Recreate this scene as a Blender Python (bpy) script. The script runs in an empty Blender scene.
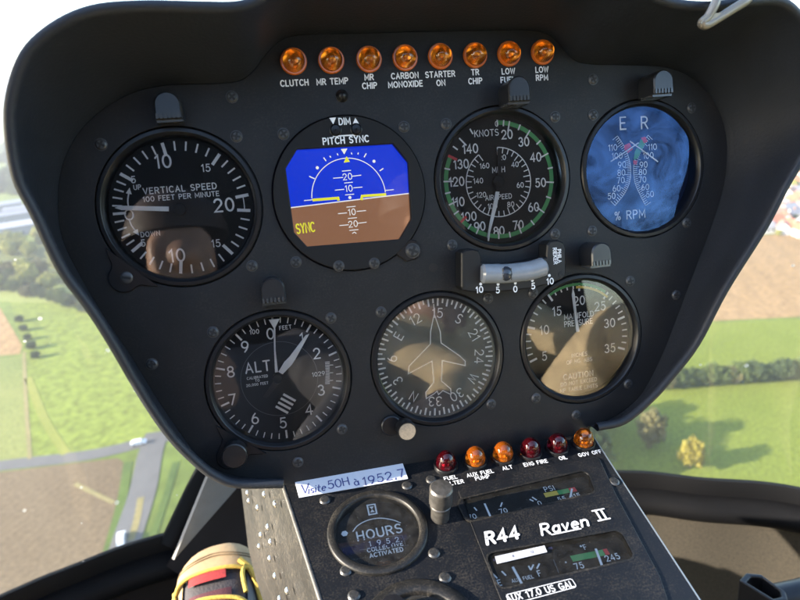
import bpy, bmesh, math, random
from mathutils import Vector, Matrix
random.seed(7)
C = bpy.context.scene
R = math.radians

# ------------------------------------------------------------------ camera, sky, sun, exposure
# world: z up, the camera stands at the origin, the ground lies GZ below it
GZ = -110.0
WM = Matrix(((0.9975589671, -0.0698291277, 0.0), (-0.0261576254, -0.3736803634, 0.9271886348), (-0.0647447736, -0.9249253370, -0.3745947615)))
PM = Matrix(((0.9797720407, -0.0226179547, 0.1988345451), (0.1982587125, 0.2447946355, -0.9490885466), (-0.0272071882, 0.9693111031, 0.2443271462)))
PO = Vector((-0.1158194479, 0.3231005718, -0.0677960988))
cam = bpy.data.objects.new('camera', bpy.data.cameras.new('camera'))
C.collection.objects.link(cam); C.camera = cam
cam.data.sensor_width = 36; cam.data.lens = 27.0
cam.data.clip_start = 0.01; cam.data.clip_end = 60000
m3 = Matrix((WM.col[0], -WM.col[1], -WM.col[2])).transposed()
cam.matrix_world = m3.to_4x4()
cam.data.dof.use_dof = True; cam.data.dof.focus_distance = 0.375; cam.data.dof.aperture_fstop = 11
SUN_AZ, SUN_EL = 256.0, 20.0       # compass degrees clockwise from +Y
sd = Vector((math.sin(R(SUN_AZ)) * math.cos(R(SUN_EL)), math.cos(R(SUN_AZ)) * math.cos(R(SUN_EL)), math.sin(R(SUN_EL))))
w = bpy.data.worlds.new('World'); C.world = w; w.use_nodes = True
nt = w.node_tree
sky = nt.nodes.new('ShaderNodeTexSky'); sky.sky_type = 'NISHITA'; sky.sun_disc = False
sky.sun_elevation = R(SUN_EL); sky.sun_rotation = R(SUN_AZ); sky.air_density = 1.0; sky.dust_density = 1.0; sky.ozone_density = 1.5
nt.links.new(sky.outputs[0], nt.nodes['Background'].inputs[0]); nt.nodes['Background'].inputs[1].default_value = 0.15
sl = bpy.data.lights.new('sun', 'SUN'); sl.energy = 4.2; sl.angle = R(0.53); sl.color = (1, 0.89, 0.74)
so = bpy.data.objects.new('sun', sl); C.collection.objects.link(so)
so.rotation_euler = sd.to_track_quat('Z', 'Y').to_euler()
C.view_settings.view_transform = 'Standard'; C.view_settings.look = 'None'
C.view_settings.gamma = 1; C.view_settings.use_curve_mapping = False
C.view_settings.exposure = 2.75
C.cycles.max_bounces = 10; C.cycles.transparent_max_bounces = 24; C.cycles.volume_bounces = 0
C.cycles.caustics_refractive = False; C.cycles.caustics_reflective = False
C.cycles.sample_clamp_indirect = 6

# ------------------------------------------------------------------ measuring helpers (photograph pixel -> point on a real plane)
def ray(px, py): return WM @ Vector(((px - 400) / 600, (py - 300) / 600, 1.0))
PMT = PM.transposed()
CAMP = PMT @ (-PO)                      # camera in panel coordinates
def PB(px, py, z=0.0, ky=0.0):          # on the panel plane at height z + ky*y
    d = PMT @ ray(px, py)
    t = (z + ky * CAMP.y - CAMP.z) / (d.z - ky * d.y)
    p = CAMP + d * t
    return Vector((p.x, p.y, p.z))
CA = R(67)
CN = Vector((0, math.sin(CA), math.cos(CA))); CV = Vector((0, math.cos(CA), -math.sin(CA))); CO = Vector((0, -0.1663, 0))
def CB(px, py, wz=0.0):                 # on the console plane, wz above it
    d = PMT @ ray(px, py); P0 = CO + CN * wz
    t = CN.dot(P0 - CAMP) / CN.dot(d); p = CAMP + d * t - CO
    return Vector((p.x, p.dot(CV), wz))
def ground(px, py, z=0.0):
    d = ray(px, py); t = (GZ + z) / d.z; return Vector((d.x * t, d.y * t, GZ + z))
def at_z(px, py, z):
    d = ray(px, py); return d * (z / d.z)
def at_t(px, py, t): return ray(px, py) * t
P4 = Matrix.Translation(PO) @ PM.to_4x4()
C3 = Matrix((Vector((1, 0, 0)), CV, CN)).transposed()
C4 = P4 @ Matrix.Translation(CO) @ C3.to_4x4()

# ------------------------------------------------------------------ materials
MATS = {}
def mat(name, col, rough=0.5, metal=0.0, bump=0.0, bscale=400.0, var=0.0, vscale=30.0, spec=0.5, trans=0.0, coat=0.0, dust=0.0, dscale=60.0, dcol=(0.32, 0.27, 0.20), coord='Object', detail=4):
    if name in MATS: return MATS[name]
    m = bpy.data.materials.new(name); m.use_nodes = True; n = m.node_tree; b = n.nodes['Principled BSDF']
    b.inputs['Base Color'].default_value = (*col, 1); b.inputs['Roughness'].default_value = rough; b.inputs['Metallic'].default_value = metal
    b.inputs['Specular IOR Level'].default_value = spec; b.inputs['Transmission Weight'].default_value = trans; b.inputs['Coat Weight'].default_value = coat
    tc = n.nodes.new('ShaderNodeTexCoord'); src = tc.outputs[coord]
    last = None
    if var:
        t = n.nodes.new('ShaderNodeTexNoise'); t.inputs['Scale'].default_value = vscale; t.inputs['Detail'].default_value = detail; t.inputs['Roughness'].default_value = 0.65
        n.links.new(src, t.inputs['Vector'])
        mp = n.nodes.new('ShaderNodeMapRange'); mp.inputs[1].default_value = 0.25; mp.inputs[2].default_value = 0.75
        mp.inputs[3].default_value = 1 - var; mp.inputs[4].default_value = 1 + var
        n.links.new(t.outputs['Fac'], mp.inputs[0])
        mx = n.nodes.new('ShaderNodeMix'); mx.data_type = 'RGBA'; mx.blend_type = 'MULTIPLY'; mx.inputs[0].default_value = 1
        mx.inputs[6].default_value = (*col, 1); n.links.new(mp.outputs[0], mx.inputs[7])
        last = mx.outputs[2]; n.links.new(last, b.inputs['Base Color'])
    if dust:
        t = n.nodes.new('ShaderNodeTexNoise'); t.inputs['Scale'].default_value = dscale; t.inputs['Detail'].default_value = 8; t.inputs['Roughness'].default_value = 0.8
        t2 = n.nodes.new('ShaderNodeTexNoise'); t2.inputs['Scale'].default_value = dscale * 22; t2.inputs['Detail'].default_value = 2
        n.links.new(src, t.inputs['Vector']); n.links.new(src, t2.inputs['Vector'])
        ml = n.nodes.new('ShaderNodeMath'); ml.operation = 'MULTIPLY'; n.links.new(t.outputs['Fac'], ml.inputs[0]); n.links.new(t2.outputs['Fac'], ml.inputs[1])
        mp = n.nodes.new('ShaderNodeMapRange'); mp.inputs[1].default_value = 0.24; mp.inputs[2].default_value = 0.42; mp.inputs[3].default_value = 0; mp.inputs[4].default_value = dust
        n.links.new(ml.outputs[0], mp.inputs[0])
        mx = n.nodes.new('ShaderNodeMix'); mx.data_type = 'RGBA'; n.links.new(mp.outputs[0], mx.inputs[0])
        mx.inputs[6].default_value = (*col, 1); mx.inputs[7].default_value = (*dcol, 1)
        if last: n.links.new(last, mx.inputs[6])
        n.links.new(mx.outputs[2], b.inputs['Base Color'])
        rm = n.nodes.new('ShaderNodeMapRange'); rm.inputs[3].default_value = rough; rm.inputs[4].default_value = 0.9
        n.links.new(mp.outputs[0], rm.inputs[0]); n.links.new(rm.outputs[0], b.inputs['Roughness'])
    if bump:
        t = n.nodes.new('ShaderNodeTexNoise'); t.inputs['Scale'].default_value = bscale; t.inputs['Detail'].default_value = 3
        n.links.new(src, t.inputs['Vector'])
        bp = n.nodes.new('ShaderNodeBump'); bp.inputs['Strength'].default_value = bump; bp.inputs['Distance'].default_value = 0.6 / bscale
        n.links.new(t.outputs['Fac'], bp.inputs['Height']); n.links.new(bp.outputs[0], b.inputs['Normal'])
    MATS[name] = m; return m
def emit(name, col, s=1.0):
    if name in MATS: return MATS[name]
    m = mat(name, (0.01, 0.01, 0.01), 0.2)
    b = m.node_tree.nodes['Principled BSDF']; b.inputs['Emission Color'].default_value = (*col, 1); b.inputs['Emission Strength'].default_value = s
    return m
def glass(name, ior=1.55, specks=0.0, sscale=60.0, rough=0.0, veil=0.0, tint=(1, 1, 1), coat=(1, 1, 1), smear=0.0, smscale=45):
    if name in MATS: return MATS[name]
    m = bpy.data.materials.new(name); m.use_nodes = True; n = m.node_tree; n.nodes.remove(n.nodes['Principled BSDF'])
    out = n.nodes['Material Output']
    tr = n.nodes.new('ShaderNodeBsdfTransparent'); tr.inputs[0].default_value = (*tint, 1)
    gl = n.nodes.new('ShaderNodeBsdfGlossy'); gl.inputs['Roughness'].default_value = rough; gl.inputs['Color'].default_value = (*coat, 1)
    fr = n.nodes.new('ShaderNodeFresnel'); fr.inputs[0].default_value = ior
    mx = n.nodes.new('ShaderNodeMixShader'); n.links.new(fr.outputs[0], mx.inputs[0]); n.links.new(tr.outputs[0], mx.inputs[1]); n.links.new(gl.outputs[0], mx.inputs[2])
    if smear:                      # greasy smears weaken and strengthen the glossy reflection in patches
        tq = n.nodes.new('ShaderNodeTexCoord'); ns = n.nodes.new('ShaderNodeTexNoise'); ns.inputs['Scale'].default_value = smscale; ns.inputs['Detail'].default_value = 7; ns.inputs['Roughness'].default_value = .68; ns.inputs['Distortion'].default_value = 1.2
        n.links.new(tq.outputs['Object'], ns.inputs['Vector']); mr = n.nodes.new('ShaderNodeMapRange'); mr.inputs[1].default_value = .34; mr.inputs[2].default_value = .68; mr.inputs[3].default_value = 1 - smear; mr.inputs[4].default_value = 1 + smear
        n.links.new(ns.outputs['Fac'], mr.inputs[0]); mu = n.nodes.new('ShaderNodeMath'); mu.operation = 'MULTIPLY'; n.links.new(fr.outputs[0], mu.inputs[0]); n.links.new(mr.outputs[0], mu.inputs[1]); n.links.new(mu.outputs[0], mx.inputs[0])
    res = mx.outputs[0]
    if specks or veil:
        tc = n.nodes.new('ShaderNodeTexCoord')
        df = n.nodes.new('ShaderNodeBsdfDiffuse'); df.inputs[0].default_value = (0.75, 0.72, 0.66, 1)
        tl = n.nodes.new('ShaderNodeBsdfTranslucent'); tl.inputs[0].default_value = (0.75, 0.72, 0.66, 1)
        ad = n.nodes.new('ShaderNodeMixShader'); n.links.new(df.outputs[0], ad.inputs[1]); n.links.new(tl.outputs[0], ad.inputs[2])
        v = n.nodes.new('ShaderNodeTexVoronoi'); v.inputs['Scale'].default_value = sscale; n.links.new(tc.outputs['Object'], v.inputs['Vector'])
        wn = n.nodes.new('ShaderNodeTexNoise'); wn.inputs['Scale'].default_value = sscale * 0.13; wn.inputs['Detail'].default_value = 6; n.links.new(tc.outputs['Object'], wn.inputs['Vector'])
        # a speck in some cells only: its radius comes from the cell's colour
        sp = n.nodes.new('ShaderNodeSeparateColor'); n.links.new(v.outputs['Color'], sp.inputs[0])
        th = n.nodes.new('ShaderNodeMapRange'); th.inputs[1].default_value = 0.72; th.inputs[2].default_value = 1.0; th.inputs[3].default_value = 0.0; th.inputs[4].default_value = 0.17
        n.links.new(sp.outputs[0], th.inputs[0])
        lt = n.nodes.new('ShaderNodeMath'); lt.operation = 'LESS_THAN'; n.links.new(v.outputs['Distance'], lt.inputs[0]); n.links.new(th.outputs[0], lt.inputs[1])
        sc = n.nodes.new('ShaderNodeMath'); sc.operation = 'MULTIPLY'; sc.inputs[1].default_value = specks; n.links.new(lt.outputs[0], sc.inputs[0])
        vl = n.nodes.new('ShaderNodeMapRange'); vl.inputs[1].default_value = 0.35; vl.inputs[2].default_value = 0.75; vl.inputs[3].default_value = veil * 0.5; vl.inputs[4].default_value = veil * 1.5
        n.links.new(wn.outputs['Fac'], vl.inputs[0])
        mxm = n.nodes.new('ShaderNodeMath'); mxm.operation = 'MAXIMUM'; n.links.new(sc.outputs[0], mxm.inputs[0]); n.links.new(vl.outputs[0], mxm.inputs[1])
        m2 = n.nodes.new('ShaderNodeMixShader'); n.links.new(mxm.outputs[0], m2.inputs[0]); n.links.new(res, m2.inputs[1]); n.links.new(ad.outputs[0], m2.inputs[2])
        res = m2.outputs[0]
    n.links.new(res, out.inputs[0]); MATS[name] = m; return m

M_panel = mat('panel_satin_black', (0.0108, 0.0110, 0.0119), 0.5, bump=0.08, bscale=2600, var=0.18, vscale=25, spec=.25, dust=.03, dscale=38)
M_hood = mat('hood_black_vinyl', (0.0145, 0.0168, 0.0215), 0.5, bump=0.2, bscale=620, var=0.15, vscale=18, spec=.3)
M_bezel = mat('bezel_black', (0.008, 0.008, 0.009), 0.34, bump=0.05, bscale=2000, spec=.3)
M_dial = mat('dial_matte_black', (0.007, 0.007, 0.0075), 0.65, spec=.2)
M_white = mat('dial_white_paint', (0.80, 0.80, 0.76), 0.6)
M_grey = mat('dial_grey_paint', (0.10, 0.10, 0.10), 0.6)
M_letter = mat('panel_white_lettering', (0.72, 0.72, 0.72), 0.55)
M_green = mat('dial_green_paint', (0.07, 0.32, 0.09), 0.6)
M_yellow = mat('dial_yellow_paint', (0.70, 0.50, 0.08), 0.6)
M_red = mat('dial_red_paint', (0.62, 0.05, 0.05), 0.6)
M_knob = mat('knob_black_plastic', (0.008, 0.008, 0.009), 0.3, spec=.35)
M_screw = mat('screw_black_oxide', (0.042, 0.042, 0.043), 0.4, metal=0.25)
M_slot = mat('screw_recess', (0.004, 0.004, 0.004), 0.7)
M_steel = mat('worn_steel', (0.45, 0.44, 0.42), 0.3, metal=1.0)
M_glass = glass('instrument_glass', 1.66, smear=.35, smscale=30, specks=.25, sscale=700, veil=.004)
M_dglass = glass('dusty_instrument_glass', 1.55, specks=0.35, sscale=900, veil=0.07)
M_console = mat('console_worn_black', (0.0045, 0.0052, 0.0068), 0.45, spec=.22, bump=0.10, bscale=1500, dust=0.06, dscale=46)
M_side = mat('console_side_painted', (0.019, 0.0185, 0.0175), 0.55, spec=.2, bump=0.1, bscale=300, var=0.4, vscale=22, dust=0.12, dscale=20)
M_ring = mat('worn_bezel_ring', (0.0075, 0.0074, 0.0072), 0.45, spec=.28, var=0.3, vscale=60, dust=0.09, dscale=60)
M_frame = mat('windscreen_frame_black', (0.003, 0.0031, 0.0038), 0.65, spec=.12, bump=0.06, bscale=300)
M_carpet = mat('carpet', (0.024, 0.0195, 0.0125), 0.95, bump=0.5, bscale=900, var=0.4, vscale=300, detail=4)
M_footshade = mat('footwell_painted_shade', (0.008, 0.006, 0.006), 0.8, var=0.2, spec=.2)  # shade of the left footwell put into the colour

# ------------------------------------------------------------------ mesh builder
class MB:
    def __init__(s): s.v = []; s.f = []; s.m = []; s.k = 0
    def add(s, vs, fs, mi=0):
        o = len(s.v); s.v += [tuple(q) for q in vs]; s.f += [tuple(i + o for i in f) for f in fs]; s.m += [mi] * len(fs)
    def bump(s): s.k += 1; return s.k * 4e-6
    def lathe(s, prof, n=64, c=(0, 0, 0), mi=0, ax=None, cap=False):
        vs = []; fs = []
        for r, z in prof:
            for i in range(n):
                a = 2 * math.pi * i / n; vs.append(Vector((r * math.cos(a), r * math.sin(a), z)))
        for j in range(len(prof) - 1):
            for i in range(n):
                i2 = (i + 1) % n; fs.append((j * n + i, j * n + i2, (j + 1) * n + i2, (j + 1) * n + i))
        if cap: fs.append(tuple((len(prof) - 1) * n + i for i in range(n)))
        if ax is not None:
            q = Vector(ax).to_track_quat('Z', 'Y'); vs = [q @ p for p in vs]
        s.add([p + Vector(c) for p in vs], fs, mi)
    def disc(s, r, z, n=64, c=(0, 0), mi=0):
        s.add([(c[0] + r * math.cos(2 * math.pi * i / n), c[1] + r * math.sin(2 * math.pi * i / n), z) for i in range(n)], [tuple(range(n))], mi)
    def poly(s, pts, z, mi=0):
        A = sum(pts[i][0] * pts[(i + 1) % len(pts)][1] - pts[(i + 1) % len(pts)][0] * pts[i][1] for i in range(len(pts)))
        p = list(pts) if A > 0 else list(pts)[::-1]
        z += s.bump()
        s.add([(q[0], q[1], z) for q in p], [tuple(range(len(p)))], mi)
    def prism(s, pts, z0, z1, mi=0, bev=0.0):
        A = sum(pts[i][0] * pts[(i + 1) % len(pts)][1] - pts[(i + 1) % len(pts)][0] * pts[i][1] for i in range(len(pts)))
        p = [Vector((q[0], q[1])) for q in (pts if A > 0 else pts[::-1])]; n = len(p)
        rings = [(p, z0), (p, z1 - bev)]
        if bev:
            q = []
            for i in range(n):
                a = (p[i] - p[i - 1]).normalized(); b = (p[(i + 1) % n] - p[i]).normalized(); t = (a + b)
                t = t.normalized() if t.length > 1e-6 else a
                q.append(p[i] + Vector((-t.y, t.x)) * bev)
            rings.append((q, z1))
        vs = [(a.x, a.y, z) for r, z in rings for a in r]; fs = [tuple(range(n))[::-1]]
        for j in range(len(rings) - 1):
            for i in range(n): fs.append((j * n + i, j * n + (i + 1) % n, (j + 1) * n + (i + 1) % n, (j + 1) * n + i))
        fs.append(tuple((len(rings) - 1) * n + i for i in range(n)))
        s.add(vs, fs, mi)
    def stroke(s, pts, wd, z=0.0, mi=0, caps=True):
        p = [Vector((q[0], q[1])) for q in pts]
        p = [q for i, q in enumerate(p) if i == 0 or (q - p[i - 1]).length > 1e-9]
        if len(p) < 2: return
        closed = (p[0] - p[-1]).length < 1e-7 and len(p) > 3
        if closed: p = p[:-1]
        n = len(p); L = []; Rr = []; z += s.bump()
        for i in range(n):
            a = (p[i] - p[i - 1]).normalized() if (i or closed) else None
            b = (p[(i + 1) % n] - p[i]).normalized() if (i < n - 1 or closed) else None
            if a is None: a = b
            if b is None: b = a
            t = a + b; t = t.normalized() if t.length > 1e-4 else a
            nn = Vector((-t.y, t.x)); k = nn.dot(Vector((-a.y, a.x))); k = 1 / max(k, 0.55)
            L.append(p[i] + nn * wd / 2 * k); Rr.append(p[i] - nn * wd / 2 * k)
        vs = [(q.x, q.y, z) for q in L] + [(q.x, q.y, z) for q in Rr]
        fs = [(n + i, n + (i + 1) % n, (i + 1) % n, i) for i in range(n if closed else n - 1)]
        s.add(vs, fs, mi)
        if caps and not closed:
            for q, d in ((p[0], p[0] - p[1]), (p[-1], p[-1] - p[-2])):
                a0 = math.atan2(d.y, d.x) - math.pi / 2
                s.add([(q.x + wd / 2 * math.cos(a0 + math.pi * i / 5), q.y + wd / 2 * math.sin(a0 + math.pi * i / 5), z) for i in range(6)], [tuple(range(6))], mi)
    def box(s, lo, hi, mi=0):
        x0, y0, z0 = lo; x1, y1, z1 = hi
        s.add([(x0, y0, z0), (x1, y0, z0), (x1, y1, z0), (x0, y1, z0), (x0, y0, z1), (x1, y0, z1), (x1, y1, z1), (x0, y1, z1)],
              [(0, 3, 2, 1), (4, 5, 6, 7), (0, 1, 5, 4), (1, 2, 6, 5), (2, 3, 7, 6), (3, 0, 4, 7)], mi)
    def tube(s, pts, r, n=10, mi=0, flat=None):
        P = [Vector(q) for q in pts]; rings = []
        rr = r if isinstance(r, (list, tuple)) else [r] * len(P)
        ref = Vector((0.13, 0.21, 0.97))
        for i, q in enumerate(P):
            t = (P[min(i + 1, len(P) - 1)] - P[max(i - 1, 0)]).normalized()
            if flat is not None: u = (Vector(flat[0]) - t * t.dot(Vector(flat[0]))).normalized(); asp = flat[1]
            else: u = t.cross(ref).normalized(); asp = 1
            v = t.cross(u)
            rings.append([q + u * math.cos(2 * math.pi * k / n) * rr[i] + v * math.sin(2 * math.pi * k / n) * rr[i] * asp for k in range(n)])
        vs = [q for g in rings for q in g]; fs = []
        for j in range(len(P) - 1):
            for k in range(n): fs.append((j * n + k, j * n + (k + 1) % n, (j + 1) * n + (k + 1) % n, (j + 1) * n + k))
        fs.append(tuple(range(n))[::-1]); fs.append(tuple((len(P) - 1) * n + k for k in range(n)))
        s.add(vs, fs, mi)
    def build(s, name, mats, parent=None, smooth=False, mw=None, angle=40):
        me = bpy.data.meshes.new(name); me.from_pydata(s.v, [], s.f)
        for m in (mats if isinstance(mats, (list, tuple)) else [mats]): me.materials.append(m)
        me.polygons.foreach_set('material_index', s.m); me.update()
        if smooth:
            me.polygons.foreach_set('use_smooth', [True] * len(me.polygons))
            me.set_sharp_from_angle(angle=R(angle))
        return link(name, me, parent, mw)
def link(name, me, parent=None, mw=None):
    o = bpy.data.objects.new(name, me); C.collection.objects.link(o)
    if parent: o.parent = parent
    if mw is not None: o.matrix_world = mw
    return o
def tag(o, label=None, cat=None, group=None, kind=None):
    if label: o['label'] = label
    if cat: o['category'] = cat
    if group: o['group'] = group
    if kind: o['kind'] = kind
    return o
def thing(name, label, cat, mw, group=None):
    o = link(name, None, None, mw); o.empty_display_size = 0.02
    return tag(o, label, cat, group)
def dup(root, mw, label=None):
    r = root.copy(); C.collection.objects.link(r); r.matrix_world = mw
    if label: r['label'] = label
    for ch in list(root.children):
        c = ch.copy(); C.collection.objects.link(c); c.parent = r
        for g in list(ch.children):
            d = g.copy(); C.collection.objects.link(d); d.parent = c
    return r

# ------------------------------------------------------------------ a single-line lettering font (strokes, cap height 1)
def A(cx, cy, rx, ry, a0, a1, n=14): return [(cx + rx * math.cos(R(a0 + (a1 - a0) * i / n)), cy + ry * math.sin(R(a0 + (a1 - a0) * i / n))) for i in range(n + 1)]
_9 = [A(.29, .69, .29, .31, 0, 360), [(.57, .66), (.53, .45), (.40, .2), (.22, 0)]]
GL = {
 '0': (.60, [A(.30, .5, .30, .5, 90, 450, 22)]), '1': (.24, [[(0, .80), (.2, 1), (.2, 0)]]),
 '2': (.58, [A(.29, .71, .28, .29, 165, -35) + [(0, 0), (.58, 0)]]),
 '3': (.56, [A(.27, .75, .24, .25, 150, -80) + A(.27, .27, .29, .27, 80, -155)]),
 '4': (.62, [[(.46, 0), (.46, 1), (0, .28), (.62, .28)]]), '5': (.56, [[(.52, 1), (.12, 1), (.06, .55)] + A(.26, .33, .30, .33, 125, -150)]),
 '6': (.58, [A(.29, .31, .29, .31, 0, 360), [(.01, .34), (.05, .55), (.18, .8), (.36, 1)]]), '7': (.56, [[(0, 1), (.56, 1), (.2, 0)]]),
 '8': (.58, [A(.29, .76, .24, .24, 0, 360), A(.29, .26, .29, .26, 0, 360)]), '9': (.58, _9),
 'A': (.66, [[(0, 0), (.33, 1), (.66, 0)], [(.12, .34), (.54, .34)]]),
 'B': (.56, [[(0, 0), (0, 1), (.3, 1)] + A(.3, .76, .24, .24, 90, -90) + [(0, .52)], [(.3, .52)] + A(.3, .26, .27, .26, 90, -90) + [(0, 0)]]),
 'C': (.64, [A(.36, .5, .36, .5, 48, 312, 18)]), 'D': (.62, [[(0, 0), (0, 1), (.25, 1)] + A(.25, .5, .37, .5, 90, -90) + [(0, 0)]]),
 'E': (.5, [[(.5, 1), (0, 1), (0, 0), (.5, 0)], [(0, .52), (.42, .52)]]), 'F': (.48, [[(.48, 1), (0, 1), (0, 0)], [(0, .52), (.40, .52)]]),
 'G': (.66, [A(.36, .5, .36, .5, 48, 340, 18) + [(.68, .44), (.42, .44)]]), 'H': (.6, [[(0, 0), (0, 1)], [(.6, 0), (.6, 1)], [(0, .52), (.6, .52)]]),
 'I': (.04, [[(.02, 0), (.02, 1)]]), 'J': (.42, [[(.42, 1), (.42, .25)] + A(.21, .22, .21, .22, 0, -170)]),
 'K': (.58, [[(0, 0), (0, 1)], [(.55, 1), (0, .42)], [(.2, .6), (.58, 0)]]), 'L': (.46, [[(0, 1), (0, 0), (.46, 0)]]),
 'M': (.74, [[(0, 0), (0, 1), (.37, .25), (.74, 1), (.74, 0)]]), 'N': (.62, [[(0, 0), (0, 1), (.62, 0), (.62, 1)]]),
 'O': (.72, [A(.36, .5, .36, .5, 90, 450, 22)]), 'P': (.54, [[(0, 0), (0, 1), (.28, 1)] + A(.28, .74, .26, .26, 90, -90) + [(0, .48)]]),
 'Q': (.72, [A(.36, .5, .36, .5, 90, 450, 22), [(.45, .22), (.7, -.04)]]),
 'R': (.58, [[(0, 0), (0, 1), (.28, 1)] + A(.28, .75, .27, .25, 90, -90) + [(0, .5)], [(.28, .5), (.58, 0)]]),
 'S': (.56, [A(.28, .75, .26, .25, 35, 270) + A(.28, .25, .28, .25, 90, -145)]), 'T': (.6, [[(0, 1), (.6, 1)], [(.3, 1), (.3, 0)]]),
 'U': (.6, [[(0, 1), (0, .3)] + A(.3, .3, .3, .3, 180, 360) + [(.6, 1)]]), 'V': (.64, [[(0, 1), (.32, 0), (.64, 1)]]),
 'W': (.9, [[(0, 1), (.22, 0), (.45, .9), (.68, 0), (.9, 1)]]), 'X': (.6, [[(0, 0), (.6, 1)], [(0, 1), (.6, 0)]]),
 'Y': (.6, [[(0, 1), (.3, .5), (.6, 1)], [(.3, .5), (.3, 0)]]), 'Z': (.58, [[(0, 1), (.58, 1), (0, 0), (.58, 0)]]),
 '.': (.06, [[(.02, 0), (.05, .02)]]), ',': (.1, [[(.07, .06), (.02, -.14)]]), '-': (.34, [[(0, .45), (.34, .45)]]),
 '%': (.7, [A(.14, .8, .14, .18, 0, 360), A(.56, .2, .14, .18, 0, 360), [(.58, 1), (.12, 0)]]), ' ': (.3, []), '°': (.24, [A(.12, .86, .12, .13, 0, 360)]),
 'a': (.46, [A(.23, .3, .23, .3, 60, 410), [(.46, .6), (.46, .0)]]), 'v': (.42, [[(0, .6), (.2, 0), (.42, .6)]]),
 'e': (.46, [[(.02, .32), (.46, .34)] + A(.24, .3, .23, .3, 10, 310)]), 'n': (.46, [[(0, .6), (0, 0)], [(0, .4)] + A(.23, .37, .23, .23, 150, 0) + [(.46, 0)]]),
 'i': (.05, [[(.02, .6), (.02, 0)], [(.03, .85), (.05, .88)]]), 's': (.36, [A(.18, .45, .17, .15, 40, 270, 8) + A(.18, .15, .18, .15, 90, -140, 8)]),
 't': (.34, [[(.14, .9), (.14, .08), (.32, 0)], [(0, .6), (.34, .62)]]), 'à': (.46, [A(.23, .3, .23, .3, 60, 410), [(.46, .6), (.48, .0)], [(.12, .95), (.3, .78)]]),
}
def twidth(s, gap): return sum(GL[c][0] for c in s) + gap * (len(s) - 1)
def text(mb, s, c, h, wt=0.13, z=0.0, rot=0.0, mi=0, gap=0.24, shear=0.0, sx=1.0, anchor=0.5, caps=True):
    gap = gap + wt * 0.55
    x = -twidth(s, gap) * anchor; ca, sa = math.cos(rot), math.sin(rot)
    for ch in s:
        wd, strokes = GL[ch]
        for st in strokes:
            pts = []
            for (a, b) in st:
                lx = (x + a + shear * b) * h * sx; ly = (b - 0.5) * h
                pts.append((c[0] + lx * ca - ly * sa, c[1] + lx * sa + ly * ca))
            mb.stroke(pts, wt * h, z, mi, caps)
        x += wd + gap
def catmull(pts, per=8, closed=False):
    P = [Vector(p) for p in pts]; n = len(P); out = []
    for i in range(n if closed else n - 1):
        a = P[(i - 1) % n] if (closed or i) else P[i] * 2 - P[i + 1]; b = P[i]; c = P[(i + 1) % n]
        d = P[(i + 2) % n] if (closed or i + 2 < n) else P[i + 1] * 2 - P[i]
        for k in range(per):
            t = k / per
            out.append(0.5 * ((2 * b) + (c - a) * t + (2 * a - 5 * b + 4 * c - d) * t * t + (3 * b - a - 3 * c + d) * t ** 3))
    if not closed: out.append(P[-1])
    return out
def plate(name, outline, holes, z0, z1, m, parent, bev=0.0003):
    cu = bpy.data.curves.new(name, 'CURVE'); cu.dimensions = '2D'; cu.fill_mode = 'BOTH'
    cu.extrude = (z1 - z0) / 2 - bev; cu.bevel_depth = bev; cu.bevel_resolution = 1; cu.offset = -bev
    for lp in [outline] + holes:
        sp = cu.splines.new('POLY'); sp.points.add(len(lp) - 1); sp.use_cyclic_u = True
        for p, q in zip(sp.points, lp): p.co = (q[0], q[1], 0, 1)
    t = bpy.data.objects.new('tmp', cu); C.collection.objects.link(t)
    dg = bpy.context.evaluated_depsgraph_get(); me = bpy.data.meshes.new_from_object(t.evaluated_get(dg))
    bpy.data.objects.remove(t); bpy.data.curves.remove(cu)
    for v in me.vertices: v.co.z += (z0 + z1) / 2
    me.name = name; me.materials.clear(); me.materials.append(m)
    return link(name, me, parent)
def circ(c, r, n=72): return [(c[0] + r * math.cos(2 * math.pi * i / n), c[1] + r * math.sin(2 * math.pi * i / n)) for i in range(n)]
def rrect(pts, r, n=6):       # rounded polygon through 2D corner points
    out = []; P = [Vector((p[0], p[1])) for p in pts]; k = len(P)
    for i in range(k):
        a = (P[i - 1] - P[i]).normalized(); b = (P[(i + 1) % k] - P[i]).normalized()
        ang = math.acos(max(-1, min(1, a.dot(b)))); d = r / math.tan(ang / 2)
        s, e = P[i] + a * d, P[i] + b * d; ctr = P[i] + (a + b).normalized() * (r / math.sin(ang / 2))
        a0 = math.atan2((s - ctr).y, (s - ctr).x); a1 = math.atan2((e - ctr).y, (e - ctr).x)
        while a1 - a0 > math.pi: a1 -= 2 * math.pi
        while a1 - a0 < -math.pi: a1 += 2 * math.pi
        out += [(ctr.x + r * math.cos(a0 + (a1 - a0) * t / n), ctr.y + r * math.sin(a0 + (a1 - a0) * t / n)) for t in range(n + 1)]
    return out

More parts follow.
